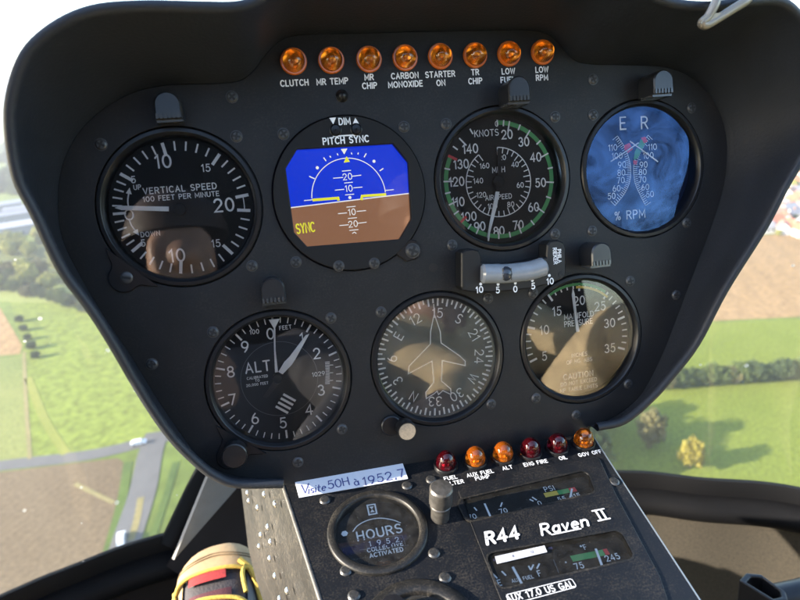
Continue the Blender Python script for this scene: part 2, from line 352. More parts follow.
# ------------------------------------------------------------------ landscape
def sheet(name, pts, z, m):
    b = MB(); P = [ground(p[0], p[1], z) if len(p) == 2 else Vector((p[0], p[1], GZ + z)) for p in pts]
    A_ = sum(P[i].x * P[(i + 1) % len(P)].y - P[(i + 1) % len(P)].x * P[i].y for i in range(len(P)))
    if A_ < 0: P = P[::-1]
    b.add(P, [tuple(range(len(P)))]); return tag(b.build(name, m), kind='structure')
def strip_way(name, pts, wd, z, m, kind='structure'):
    P = catmull([ground(*p) for p in pts], 8); b = MB(); vs = []
    for i, p in enumerate(P):
        t = (P[min(i + 1, len(P) - 1)] - P[max(i - 1, 0)]).normalized(); nn = Vector((-t.y, t.x, 0)); ww = wd
        vs += [Vector((p.x, p.y, GZ + z)) + nn * ww / 2, Vector((p.x, p.y, GZ + z)) - nn * ww / 2]
    b.add(vs, [(2 * i + 1, 2 * i + 3, 2 * i + 2, 2 * i) for i in range(len(P) - 1)]); return tag(b.build(name, m), kind=kind)
def field_mat(name, c1, c2, scale, c3=None, stripes=0.0, ang=0.0, fine=.25):
    m = bpy.data.materials.new(name); m.use_nodes = True; n = m.node_tree; bs = n.nodes['Principled BSDF']; bs.inputs['Roughness'].default_value = .95; bs.inputs['Specular IOR Level'].default_value = .1
    tc = n.nodes.new('ShaderNodeTexCoord'); t = n.nodes.new('ShaderNodeTexNoise'); t.inputs['Scale'].default_value = scale; t.inputs['Detail'].default_value = 6; t.inputs['Roughness'].default_value = .6
    n.links.new(tc.outputs['Object'], t.inputs['Vector'])
    cr = n.nodes.new('ShaderNodeValToRGB'); cr.color_ramp.elements[0].position = .35; cr.color_ramp.elements[1].position = .65
    cr.color_ramp.elements[0].color = (*c1, 1); cr.color_ramp.elements[1].color = (*c2, 1)
    if c3: e = cr.color_ramp.elements.new(.8); e.color = (*c3, 1)
    n.links.new(t.outputs['Fac'], cr.inputs[0]); out = cr.outputs[0]
    t2 = n.nodes.new('ShaderNodeTexNoise'); t2.inputs['Scale'].default_value = scale * 40; t2.inputs['Detail'].default_value = 4; n.links.new(tc.outputs['Object'], t2.inputs['Vector'])
    mp = n.nodes.new('ShaderNodeMapRange'); mp.inputs[1].default_value = .3; mp.inputs[2].default_value = .7; mp.inputs[3].default_value = 1 - fine; mp.inputs[4].default_value = 1 + fine; n.links.new(t2.outputs['Fac'], mp.inputs[0])
    mx = n.nodes.new('ShaderNodeMix'); mx.data_type = 'RGBA'; mx.blend_type = 'MULTIPLY'; mx.inputs[0].default_value = 1; n.links.new(out, mx.inputs[6]); n.links.new(mp.outputs[0], mx.inputs[7]); out = mx.outputs[2]
    if stripes:
        mpg = n.nodes.new('ShaderNodeMapping'); mpg.inputs['Rotation'].default_value = (0, 0, ang); n.links.new(tc.outputs['Object'], mpg.inputs[0])
        wv = n.nodes.new('ShaderNodeTexWave'); wv.inputs['Scale'].default_value = stripes; wv.inputs['Distortion'].default_value = 1.5; wv.inputs['Detail'].default_value = 2; n.links.new(mpg.outputs[0], wv.inputs['Vector'])
        m2 = n.nodes.new('ShaderNodeMapRange'); m2.inputs[3].default_value = .94; m2.inputs[4].default_value = 1.05; n.links.new(wv.outputs['Fac'], m2.inputs[0])
        mx2 = n.nodes.new('ShaderNodeMix'); mx2.data_type = 'RGBA'; mx2.blend_type = 'MULTIPLY'; mx2.inputs[0].default_value = 1; n.links.new(out, mx2.inputs[6]); n.links.new(m2.outputs[0], mx2.inputs[7]); out = mx2.outputs[2]
    n.links.new(out, bs.inputs['Base Color']); return m
G_base = field_mat('farmland_green', (0.060, 0.082, 0.015), (0.085, 0.112, 0.022), .004, (0.112, 0.112, 0.030))
G_lush = field_mat('meadow_green', (0.080, 0.100, 0.015), (0.102, 0.126, 0.020), .011, (0.118, 0.124, 0.026), fine=.35)
G_right = field_mat('grass_green', (0.080, 0.100, 0.012), (0.100, 0.118, 0.016), .03, (0.112, 0.112, 0.020), fine=.4)
G_brown = field_mat('ploughed_soil', (0.076, 0.054, 0.030), (0.100, 0.073, 0.042), .02, (0.082, 0.082, 0.034), stripes=.12, ang=.4)
G_tan = field_mat('dry_field', (0.165, 0.104, 0.046), (0.195, 0.126, 0.060), .012, (0.205, 0.142, 0.076), stripes=.03, ang=.25)
G_dry = field_mat('dry_grass', (0.120, 0.105, 0.045), (0.150, 0.125, 0.055), .05)
G_asph = field_mat('asphalt', (0.066, 0.065, 0.064), (0.085, 0.084, 0.082), .05, fine=.1)
G_wood = field_mat('wood_floor', (0.0336, 0.0420, 0.0140), (0.0728, 0.0840, 0.0224), .04)
b = MB(); rr = [0, 300, 800, 2000, 5000, 15000]; N_ = 48; vs = [(0, 0, GZ)] + [(r_ * math.cos(2 * math.pi * i / N_), r_ * math.sin(2 * math.pi * i / N_), GZ) for r_ in rr[1:] for i in range(N_)]
fs = [(0, 1 + i, 1 + (i + 1) % N_) for i in range(N_)] + [(1 + j * N_ + i, 1 + (j + 1) * N_ + i, 1 + (j + 1) * N_ + (i + 1) % N_, 1 + j * N_ + (i + 1) % N_) for j in range(len(rr) - 2) for i in range(N_)]
b.add(vs, fs); tag(b.build('ground', G_base), kind='structure')
sheet('meadow', [(30, 463), (24, 352), (10, 300), (95, 303), (240, 330), (330, 400), (150, 442)], .05, G_lush)
sheet('grass_field', [(560, 400), (600, 392), (900, 375), (1000, 640), (560, 640)], .05, G_right)
sheet('grass_field', [(600, 386), (900, 368), (900, 314), (688, 324), (600, 330)], .05, G_right)
sheet('ploughed_field', [(-250, 500), (0, 472), (118, 458), (128, 466), (108, 548), (80, 680), (-300, 760)], .06, G_brown)
sheet('dry_field', [(-80, 292), (0, 308), (22, 345), (20, 354), (-80, 362)], .06, G_tan)
sheet('dry_field', [(600, 329), (690, 322), (900, 312), (900, 224), (742, 237), (600, 246)], .06, G_tan)
sheet('stubble_field', [(-90, 366), (24, 356), (30, 466), (-90, 482)], .07, field_mat('stubble', (0.0896, 0.1064, 0.0280), (0.1288, 0.1344, 0.0392), .02))
sheet('wood_floor', [(-90, 232), (110, 250), (110, 296), (60, 284), (-90, 288)], .06, G_wood)
sheet('field_strip', [(-90, 292), (60, 286), (115, 300), (115, 304), (-90, 300)], .08, field_mat('pale_strip', (0.1120, 0.1344, 0.0336), (0.1400, 0.1568, 0.0448), .03))
strip_way('road', [(-220, 496), (-80, 478), (0, 466), (90, 455), (150, 441), (220, 424), (330, 395)], 5.6, .12, G_asph)
strip_way('road', [(158, 432), (150, 455), (143, 490), (130, 530), (118, 565), (70, 680)], 7.6, .16, G_asph)
strip_way('road_median', [(141, 498), (137, 520), (131, 541)], 1.8, .2, G_dry)
strip_way('path', [(24, 352), (26, 400), (30, 459)], 1.3, .13, G_dry)
strip_way('path', [(28, 378), (44, 418), (66, 454)], 2.8, .13, field_mat('yellow_track', (0.110, 0.125, 0.022), (0.135, 0.138, 0.030), .05))
strip_way('path', [(75, 484), (95, 494), (114, 503)], 1.4, .13, G_dry)
strip_way('verge', [(128, 462), (122, 500), (108, 552), (90, 610)], 2.6, .14, field_mat('dark_verge', (0.0336, 0.0560, 0.0140), (0.0560, 0.0840, 0.0168), .05))
strip_way('verge', [(176, 462), (165, 500), (150, 545)], 2.0, .14, MATS.get('x') or bpy.data.materials['dark_verge'])
strip_way('road', [(-80, 212), (0, 206), (60, 200), (140, 185)], 7, .12, G_asph)
# ground cover of hazy hills on the horizon
b = MB(); vs = []; N_ = 120
for i in range(N_ + 1):
    a = R(-75 + 150 * i / N_); d0 = 5200; h_ = 55 + 40 * math.sin(i * .21) + 25 * math.sin(i * .53 + 1) + 10 * math.sin(i * 1.3)
    for dd, hh in ((d0, -2), (d0 + 900, h_ * .6), (d0 + 2200, h_), (d0 + 4500, -2)): vs.append((dd * math.sin(a), dd * math.cos(a), GZ + hh))
b.add(vs, [(i * 4 + k, i * 4 + k + 1, i * 4 + k + 5, i * 4 + k + 4) for i in range(N_) for k in range(3)]); tag(b.build('hills', field_mat('wooded_hills', (0.0280, 0.0392, 0.0168), (0.0504, 0.0616, 0.0224), .002), None, True), kind='structure')
# trees
def leaf_mat(name, c, v=.5):
    m = mat(name, c, .8, var=v, vscale=.9, spec=.2); return m
L_ol = leaf_mat('leaves_olive', (0.088, 0.080, 0.030)); L_ye = leaf_mat('leaves_yellow', (0.165, 0.140, 0.022)); L_gr = leaf_mat('leaves_green', (0.0450, 0.0630, 0.0150)); L_dk = leaf_mat('leaves_dark', (0.0300, 0.0450, 0.0150)); L_yg = leaf_mat('leaves_yellow_green', (0.185, 0.185, 0.040))
M_bark = mat('bark', (.09, .07, .05), .9)
def crown_mesh(seed, m, n=3200, sq=.95, leaf=.045):
    rnd = random.Random(seed); b = MB(); cl = []
    for q in range(110):
        zz = 1 - 2 * (q + .5) / 110; a = q * 2.39996; rr_ = math.sqrt(1 - zz * zz); k_ = rnd.choice((.64, .58, .5, .3)) * rnd.uniform(.82, 1.08)
        cl.append((Vector((rr_ * math.cos(a) * k_, rr_ * math.sin(a) * k_, .74 + zz * k_ * .95)), rnd.uniform(.10, .19)))
    for i in range(n):
        c_, r_ = rnd.choice(cl); u = Vector((rnd.gauss(0, 1), rnd.gauss(0, 1), rnd.gauss(0, 1))).normalized(); p = c_ + u * r_ * rnd.uniform(.55, 1.05)
        if p.z < .06: continue
        p.z *= sq; t = Vector((rnd.gauss(0, 1), rnd.gauss(0, 1), rnd.gauss(0, 1))).normalized(); q = t.cross(u).normalized(); e = leaf * rnd.uniform(.6, 1.4)
        b.add([p + t * e, p + q * e, p - t * e, p - q * e], [(0, 1, 2, 3)])
    o = b.build('crown', m); me = o.data; bpy.data.objects.remove(o); return me
def trunk_mesh():
    b = MB(); b.tube([(0, 0, -.05), (.01, 0, .25), (-.01, .02, .6)], [.05, .04, .02], 8)
    for a in range(4): b.tube([(0, 0, .3), (.2 * math.cos(a * 1.6), .2 * math.sin(a * 1.6), .65)], [.025, .01], 6)
    o = b.build('trunk', M_bark); me = o.data; bpy.data.objects.remove(o); return me
TR = trunk_mesh(); CR = {}
for k_, m_ in (('olive', L_ol), ('yellow', L_ye), ('green', L_gr), ('dark', L_dk), ('yg', L_yg)): CR[k_] = [crown_mesh(s_ + len(k_) * 10, m_) for s_ in (1, 2)]
def tree(px, py, size, kind, name, label, group, hgt=1.0, pos=None):
    g_ = pos or ground(px, py); t = thing(name, label, 'tree', Matrix.Translation(g_) @ Matrix.Rotation(random.uniform(0, 6), 4, 'Z') @ Matrix.Diagonal((size, size, size * hgt, 1)), group)
    link('crown', random.choice(CR[kind]), t); link('trunk', TR, t); return t
GA_ = 'lone trees on the grass field'
tree(650, 446, 6.3, 'olive', 'broad_tree', 'rounded olive brown tree standing alone on the grass right of the console', GA_, 1.45)
tree(690, 468, 4.9, 'yellow', 'broad_tree', 'small bright yellow tree standing alone on the grass just above the window sill', GA_, 1.5)
for px, py, s_ in [(602, 426, 7.5), (584, 455, 10), (575, 480, 11), (590, 474, 9), (560, 440, 9)]: tree(px, py, s_, 'green', 'broad_tree', 'tree mostly hidden behind the hood edge, casting a shadow across the grass', GA_, 1.2)
HG = 'trees of the hedge between the green fields'
x = 655
while x < 835:
    y = 388 - (x - 660) * .075; d = ground(x, y).length; s_ = random.uniform(4.2, 5.6)
    tree(x, y, s_, random.choice(['green', 'green', 'olive', 'green', 'dark']), 'hedge_tree', 'bushy tree standing in the hedge row between the two green fields', HG, random.uniform(.95, 1.25)); x += random.uniform(5, 9)
WG = 'trees of the hazy wood on the left'
rnd = random.Random(5)
for i in range(46):
    px = rnd.uniform(-30, 85); py = rnd.uniform(238, 292)
    if px > 30 + (py - 230) * 1.2: continue
    tree(px, py, rnd.uniform(5, 9), rnd.choice(['green', 'yg', 'yg', 'yg', 'yg', 'olive']), 'wood_tree', 'leafy tree in the patchy hazy wood beyond the left meadow', WG, rnd.uniform(.9, 1.3))
for i in range(16):
    px = 4 + i * 6 + rnd.uniform(-2, 2); py = 288 + i * 1.6 + rnd.uniform(-3, 3)
    tree(px, py, rnd.uniform(3.5, 6), rnd.choice(['green', 'dark', 'olive']), 'wood_tree', 'leafy tree in the row along the far edge of the left meadow', 'trees along the far edge of the left meadow', 1.1)
for i in range(5): tree(20 + i * 4, 322 + i * 9, rnd.uniform(2.5, 3.6), 'dark', 'bush', 'dark bush at the corner of the dry brown field on the left', 'bushes beside the left dry field', .8)
for i in range(40):
    px = rnd.uniform(-30, 40); py = rnd.uniform(150, 198)
    tree(px, py, rnd.uniform(8, 16), rnd.choice(['green', 'dark', 'dark']), 'far_tree', 'far hazy tree below the horizon beside the left hood edge', 'far trees below the horizon', 1.0)
for i in range(26):
    px = rnd.uniform(762, 830); py = rnd.uniform(168, 236)
    tree(px, py, rnd.uniform(2.5, 4.5), rnd.choice(['green', 'dark', 'yg']), 'garden_tree', 'small garden tree among the hazy houses at the right edge', 'garden trees among the houses', 1.1)
# houses
W_ = [mat('render_white', (.36, .35, .33), .8), mat('render_cream', (.27, .24, .18), .8), mat('render_grey', (.15, .15, .16), .8)]
RF = [mat('roof_red_tile', (.24, .075, .035), .85, var=.3, vscale=.8), mat('roof_brown_tile', (.22, .13, .09), .85, var=.3, vscale=.8), mat('roof_slate', (.075, .08, .10), .7), mat('roof_pale', (.15, .15, .16), .6)]
M_pane = mat('dark_window', (.03, .035, .04), .15)
def house(p, rot, L, Wd, Hh, wi, ri, label, group, flat=False):
    t = thing('house' if not flat else 'industrial_building', label, 'house' if not flat else 'building', Matrix.Translation(p) @ Matrix.Rotation(rot, 4, 'Z'), group)
    b = MB(); b.box((-L / 2, -Wd / 2, -.3), (L / 2, Wd / 2, Hh))
    rh = Wd * .36 if not flat else .5
    if not flat: b.add([(-L / 2, -Wd / 2, Hh), (-L / 2, Wd / 2, Hh), (-L / 2, 0, Hh + rh - .1), (L / 2, -Wd / 2, Hh), (L / 2, Wd / 2, Hh), (L / 2, 0, Hh + rh - .1)], [(0, 2, 1), (3, 4, 5)])
    b.build('wall', W_[wi], t); e = .5; b = MB()
    if flat: b.box((-L / 2 - e, -Wd / 2 - e, Hh + .01), (L / 2 + e, Wd / 2 + e, Hh + rh))
    else:
        for s_ in (-1, 1):
            a = [(-L / 2 - e, s_ * (Wd / 2 + e), Hh - .3), (L / 2 + e, s_ * (Wd / 2 + e), Hh - .3), (L / 2 + e, 0, Hh + rh), (-L / 2 - e, 0, Hh + rh)]
            b.add(a + [(q[0], q[1], q[2] + .25) for q in a], [(0, 1, 2, 3), (4, 5, 6, 7), (0, 1, 5, 4), (1, 2, 6, 5), (0, 3, 7, 4)])
    r_ = b.build('roof', RF[ri], t)
    if not flat: b = MB(); b.box((L * .2, .6, Hh + rh * .3), (L * .2 + .8, 1.4, Hh + rh + 1)); b.build('chimney', RF[1], r_)
    for s_ in (-1, 1):
        for i in range(3): x_ = -L / 2 + L * (i + .5) / 3; b = MB(); b.box((x_ - .7, s_ * (Wd / 2 + .04) - .03, 1.2), (x_ + .7, s_ * (Wd / 2 + .04) + .03, 2.6)); b.build('window', M_pane, t)
HS = [(764, 232, 0, 3), (773, 226, 0, 0), (782, 233, 0, 1), (792, 229, 1, 0), (776, 217, 1, 1), (785, 221, 0, 0), (796, 218, 0, 2), (784, 208, 0, 3), (793, 206, 1, 0), (789, 197, 0, 1), (798, 196, 2, 2), (797, 186, 0, 0), (803, 224, 0, 3), (805, 210, 0, 1), (801, 178, 1, 0), (768, 222, 0, 2), (779, 212, 0, 1), (788, 214, 1, 3), (798, 235, 0, 0), (801, 202, 0, 0)]
for i, (px, py, wi, ri) in enumerate(HS):
    rn = ['red tiled', 'brown tiled', 'slate grey', 'pale grey'][ri]
    house(ground(px, py), rnd.uniform(0, 3), rnd.uniform(8, 11), rnd.uniform(6, 8), rnd.uniform(3.2, 4.8), wi, ri, 'hazy distant house with a %s roof in the village at the right edge' % rn, 'houses of the village on the right')
for px, py, L, ri, lb in [(8, 222, 55, 2, 'long hazy grey shed beyond the wood at the left edge'), (24, 232, 40, 3, 'pale roofed hazy shed beside the wood at the left hood edge'), (-14, 214, 60, 2, 'far grey shed cut by the left picture edge'), (34, 214, 45, 2, 'far grey shed touching the hood outline on the left')]:
    house(ground(px, py), .5, L, 22, 7, 2, ri, lb, 'sheds at the far left', True)
# vehicles on the road
def vehicle(px, py, rot, L, label, van=False):
    t = thing('parked_van' if van else 'car', label, 'van' if van else 'car', Matrix.Translation(ground(px, py, .17)) @ Matrix.Rotation(rot, 4, 'Z'), None)
    pr = [(-L / 2, .35), (-L / 2, 1.0), (-L * .44, 1.75 if van else 1.05), (-L * .3, 2.1 if van else 1.45), (L * .2, 2.1 if van else 1.45), (L * .3, 1.15 if van else .95), (L / 2, .85), (L / 2, .35)]
    b = MB(); n_v = len(pr); vs = [(x, s_ * (.88 if z_ < 1.1 else .76), z_) for s_ in (-1, 1) for x, z_ in pr]
    b.add(vs, [tuple(range(n_v)), tuple(range(2 * n_v - 1, n_v - 1, -1))] + [(i, (i + 1) % n_v, n_v + (i + 1) % n_v, n_v + i) for i in range(n_v)]); b.build('body', mat('car_white_paint', (.5, .5, .5), .3, coat=.4), t)
    b = MB()
    for s_ in (-1, 1): b.box((-L * .28, s_ * .83 - .02, 1.0), (L * .2, s_ * .83 + .02, 1.38))
    b.box((L * .21, -.7, 1.0), (L * .285, .7, 1.36)); b.build('window', M_pane, t)
    for sx in (-.3, .3):
        for s_ in (-1, 1): b = MB(); b.lathe([(.02, -.1), (.32, -.1), (.32, .1), (.02, .1)], 18, (sx * L, s_ * .86, .32), ax=(0, 1, 0)); b.build('wheel', M_knob, t)
vehicle(139, 444, .25, 4.6, 'white car crossing the road junction beside the lower hood edge')
vehicle(122, 541, 1.9, 5.4, 'white van on the road just above the windscreen corner', True)
# haze
hz = mat('haze_air', (1, 1, 1)); nt_h = hz.node_tree; nt_h.nodes.remove(nt_h.nodes['Principled BSDF']); pv = nt_h.nodes.new('ShaderNodeVolumePrincipled')
pv.inputs['Color'].default_value = (.86, .90, .95, 1); pv.inputs['Density'].default_value = 0.00021; pv.inputs['Anisotropy'].default_value = .3
nt_h.links.new(pv.outputs[0], nt_h.nodes['Material Output'].inputs['Volume'])
b = MB(); b.box((-15600, -15600, GZ - 1), (15600, 15600, 40)); hb_ = tag(b.build('haze', hz), kind='stuff')
# ------------------------------------------------------------------ cabin around the panel
ZS = -.56
SL = [Vector((-.86, .10, ZS)), Vector((-.70, .40, ZS)), at_z(0, 597, ZS), at_z(69, 568, ZS), at_z(156, 537, ZS), Vector((-.13, .668, ZS)), Vector((.10, .69, ZS)), at_z(622, 472, ZS), at_z(700, 479, ZS), at_z(800, 489, ZS), Vector((.64, .53, ZS)), Vector((.80, .34, ZS)), Vector((.90, .10, ZS))]
SC = catmull(SL, 8); nS = len(SC)
def sweep(prof, m, name, parent, flip=False):
    b = MB(); vs = []
    for i, p in enumerate(SC):
        t = (SC[min(i + 1, nS - 1)] - SC[max(i - 1, 0)]).normalized(); inw = Vector((t.y, -t.x, 0))
        vs += [p + inw * a + Vector((0, 0, z_)) for a, z_ in prof]
    k = len(prof); b.add(vs, [(i * k + j, i * k + j + 1, (i + 1) * k + j + 1, (i + 1) * k + j) for i in range(nS - 1) for j in range(k - 1)])
    return b.build(name, m, parent, True, angle=50)
ws = thing('windscreen', 'wide curved windscreen with dusty panes and black lower frame behind the panel', 'windscreen', Matrix.Identity(4))
sweep([(-.004, .0005), (.003, .001), (.006, -.004), (.008, -.020), (.016, -.020), (.027, -.024), (.033, -.032), (.033, -.040), (.027, -.050), (.016, -.055), (.0, -.056), (-.004, .0005)], M_frame, 'lower_frame', ws)
b = MB(); vs = []; prof = [(0, 0), (-.035, .08), (-.055, .17), (-.06, .27), (-.05, .38), (-.02, .50), (.05, .64), (.15, .76), (.30, .88), (.42, .95)]
for i, p in enumerate(SC):
    t = (SC[min(i + 1, nS - 1)] - SC[max(i - 1, 0)]).normalized(); inw = (Vector((t.y, -t.x, 0)) + Vector((0, -.5, 0))).normalized()
    vs += [p + inw * a + Vector((0, 0, z_)) for a, z_ in prof]
k = len(prof); b.add(vs, [(i * k + j, i * k + j + 1, (i + 1) * k + j + 1, (i + 1) * k + j) for i in range(nS - 1) for j in range(k - 1)])
b.build('pane', glass('windscreen_glass', 1.22, specks=.5, sscale=55, veil=.005), ws, True)
# slanting post at the corner of the left pane
pc = at_z(156, 537, ZS); dirp = [(160, 545, .785), (186, 490, .80), (206, 452, .815), (230, 405, .82), (262, 330, .80), (300, 220, .72)]
b = MB(); P_ = [at_t(a + 9, c_, d) for a, c_, d in dirp]; b.tube(P_, .0135, 12, flat=((1, 0, 0), .6)); b.build('corner_post', M_frame, ws, True)
# pale strut from the windscreen corner up behind the hood
b = MB(); q = [at_t(174, 560, .69), at_t(209, 474, .71), at_t(250, 455, .76), at_t(254, 468, .76), at_t(236, 489, .74)]
n0 = (q[1] - q[0]).cross(q[2] - q[0]).normalized() * .004
b.add(q + [v + n0 for v in q], [tuple(range(5)), tuple(range(9, 4, -1))] + [(i, (i + 1) % 5, 5 + (i + 1) % 5, 5 + i) for i in range(5)])
tag(b.build('pale_strut', mat('strut_grey_paint', (.15, .147, .143), .5, bump=.1, bscale=250, var=.2, vscale=30)), 'pale grey sunlit sheet strut slanting from the windscreen corner up behind the hood', 'strut')
# footwell
b = MB(); vs = []; pr = [(.012, -.050), (.012, -.10), (.03, -.22), (.07, -.30), (.20, -.315), (.75, -.32)]
sel = [i for i in range(nS) if SC[i].x > .03]
for i in sel:
    p = SC[i]; t = (SC[min(i + 1, nS - 1)] - SC[max(i - 1, 0)]).normalized(); inw = Vector((t.y, -t.x, 0)); iw = (inw * .5 + Vector((0, -1, 0))).normalized()
    vs += [p + (inw if a < .1 else iw) * a + Vector((0, 0, z_)) for a, z_ in pr]
k = len(pr); b.add(vs, [(i * k + j, i * k + j + 1, (i + 1) * k + j + 1, (i + 1) * k + j) for i in range(len(sel) - 1) for j in range(k - 1)])
tag(b.build('carpet', M_carpet, None, True), kind='structure')
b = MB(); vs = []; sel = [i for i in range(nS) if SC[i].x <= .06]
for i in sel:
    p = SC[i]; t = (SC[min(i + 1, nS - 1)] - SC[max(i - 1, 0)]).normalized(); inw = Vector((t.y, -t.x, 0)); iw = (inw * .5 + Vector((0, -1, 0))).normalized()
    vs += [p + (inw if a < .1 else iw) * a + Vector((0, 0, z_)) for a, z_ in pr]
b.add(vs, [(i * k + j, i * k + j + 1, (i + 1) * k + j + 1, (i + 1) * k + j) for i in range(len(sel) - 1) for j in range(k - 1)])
tag(b.build('footwell_floor', M_footshade, None, True), kind='structure')  # carpeted floor, coloured dark for the shade on the left
# dark sheet put in for the shade under the strut
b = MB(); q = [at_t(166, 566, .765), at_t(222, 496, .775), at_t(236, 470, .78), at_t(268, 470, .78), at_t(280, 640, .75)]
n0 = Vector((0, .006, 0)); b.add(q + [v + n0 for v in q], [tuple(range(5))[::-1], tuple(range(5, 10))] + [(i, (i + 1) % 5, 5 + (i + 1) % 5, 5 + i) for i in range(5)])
tag(b.build('footwell_shade_sheet', M_footshade), 'dark sheet standing in for the shaded footwell between the pale strut and the riveted console side', 'footwell shade')
# rear wall and the pillar behind the right-hand door window
b = MB(); b.box((-1.0, -1.3, -.9), (.83, -1.26, .75)); tag(b.build('rear_bulkhead', mat('bulkhead_lining', (.007, .007, .008), .9, spec=.1)), 'dark rear cabin wall, seen only as dark reflections in the gauge glass', 'cabin wall')
b = MB(); b.box((.80, -1.255, -.9), (.83, -.50, .75)); tag(b.build('door_pillar', MATS['bulkhead_lining']), 'dark door pillar right of the pilot, seen only as dark reflections in the gauge glass', 'door pillar')
b = MB(); b.prism([(-.70, -.35), (-.62, -.35), (-.62, .36), (-.70, .36)], .07, .46, bev=.02); tag(b.build('added_shade_block', MATS['bulkhead_lining']), 'unseen dark block added at the left to shade the hood', 'shade block')  # block added out of view to keep sun off the right hood wall
# black tube by the right-hand footwell
pt = at_t(754, 590, .60); tb_ = thing('control_tube', 'black metal tube with an open rectangular mouth at the lower right corner', 'tube', Matrix.Translation(pt))
def tl_(x, y, t): return at_t(x, y, t) - pt
b = MB(); q = [tl_(741, 578, .60), tl_(752, 574, .605), tl_(784, 596, .60), tl_(776, 606, .595)]
zt = (ray(762, 588) * .60).z; q = [at_z(x_, y_, zt) - pt for x_, y_ in ((739, 580), (746, 572.5), (761, 574), (786, 592), (788, 600), (776, 603))]
ax = Vector((.002, -.006, -.085)); cen = sum(q, Vector()) / 6; m_ = 6
oq = q; iq = [cen + (v - cen) * .72 for v in q]
vs = oq + iq + [v + ax for v in oq] + [v + ax * .4 for v in iq]
b.add(vs, [(i, (i + 1) % m_, m_ + (i + 1) % m_, m_ + i) for i in range(m_)] + [(i, 2 * m_ + i, 2 * m_ + (i + 1) % m_, (i + 1) % m_) for i in range(m_)] + [(m_ + i, m_ + (i + 1) % m_, 3 * m_ + (i + 1) % m_, 3 * m_ + i) for i in range(m_)] + [tuple(range(3 * m_, 4 * m_))])
o = b.build('socket', mat('tube_black_enamel', (.006, .006, .007), .4, spec=.3, dust=.02), tb_); md = o.modifiers.new('b', 'BEVEL'); md.width = .0018; md.segments = 3; md.limit_method = 'ANGLE'
b = MB(); b.tube([tl_(776, 599, .622), tl_(800, 594, .625), tl_(900, 567, .64)], .0145, 24); b.build('tube', MATS['tube_black_enamel'], tb_, True)
# ------------------------------------------------------------------ people and seats (mirrored in the gauge glass; one shoe is in view)
def skin(name, joints, edges, m, parent, sub=2):
    names = list(joints); me = bpy.data.meshes.new(name)
    me.from_pydata([joints[k][0] for k in names], [(names.index(a), names.index(b_)) for a, b_ in edges], [])
    o = bpy.data.objects.new(name, me); C.collection.objects.link(o)
    o.modifiers.new('s', 'SKIN').use_smooth_shade = True
    for k, sv in zip(names, me.skin_vertices[0].data): r_ = joints[k][1]; sv.radius = (r_, r_) if not isinstance(r_, tuple) else r_; sv.use_root = (k == names[0])
    o.modifiers.new('u', 'SUBSURF').levels = sub
    dg = bpy.context.evaluated_depsgraph_get(); m2 = bpy.data.meshes.new_from_object(o.evaluated_get(dg)); bpy.data.objects.remove(o); bpy.data.meshes.remove(me)
    m2.name = name; m2.materials.clear(); m2.materials.append(m); m2.polygons.foreach_set('use_smooth', [True] * len(m2.polygons)); m2.polygons.foreach_set('material_index', [0] * len(m2.polygons))
    return link(name, m2, parent)
M_skin = mat('skin', (.42, .25, .17), .5); M_beige = mat('beige_cotton', (.72, .57, .34), .85, var=.15, vscale=20, bump=.3, bscale=300); M_blue = mat('pale_blue_cotton', (.25, .34, .52), .85, var=.2, vscale=14); M_hair = mat('hair_brown', (.05, .03, .02), .6)
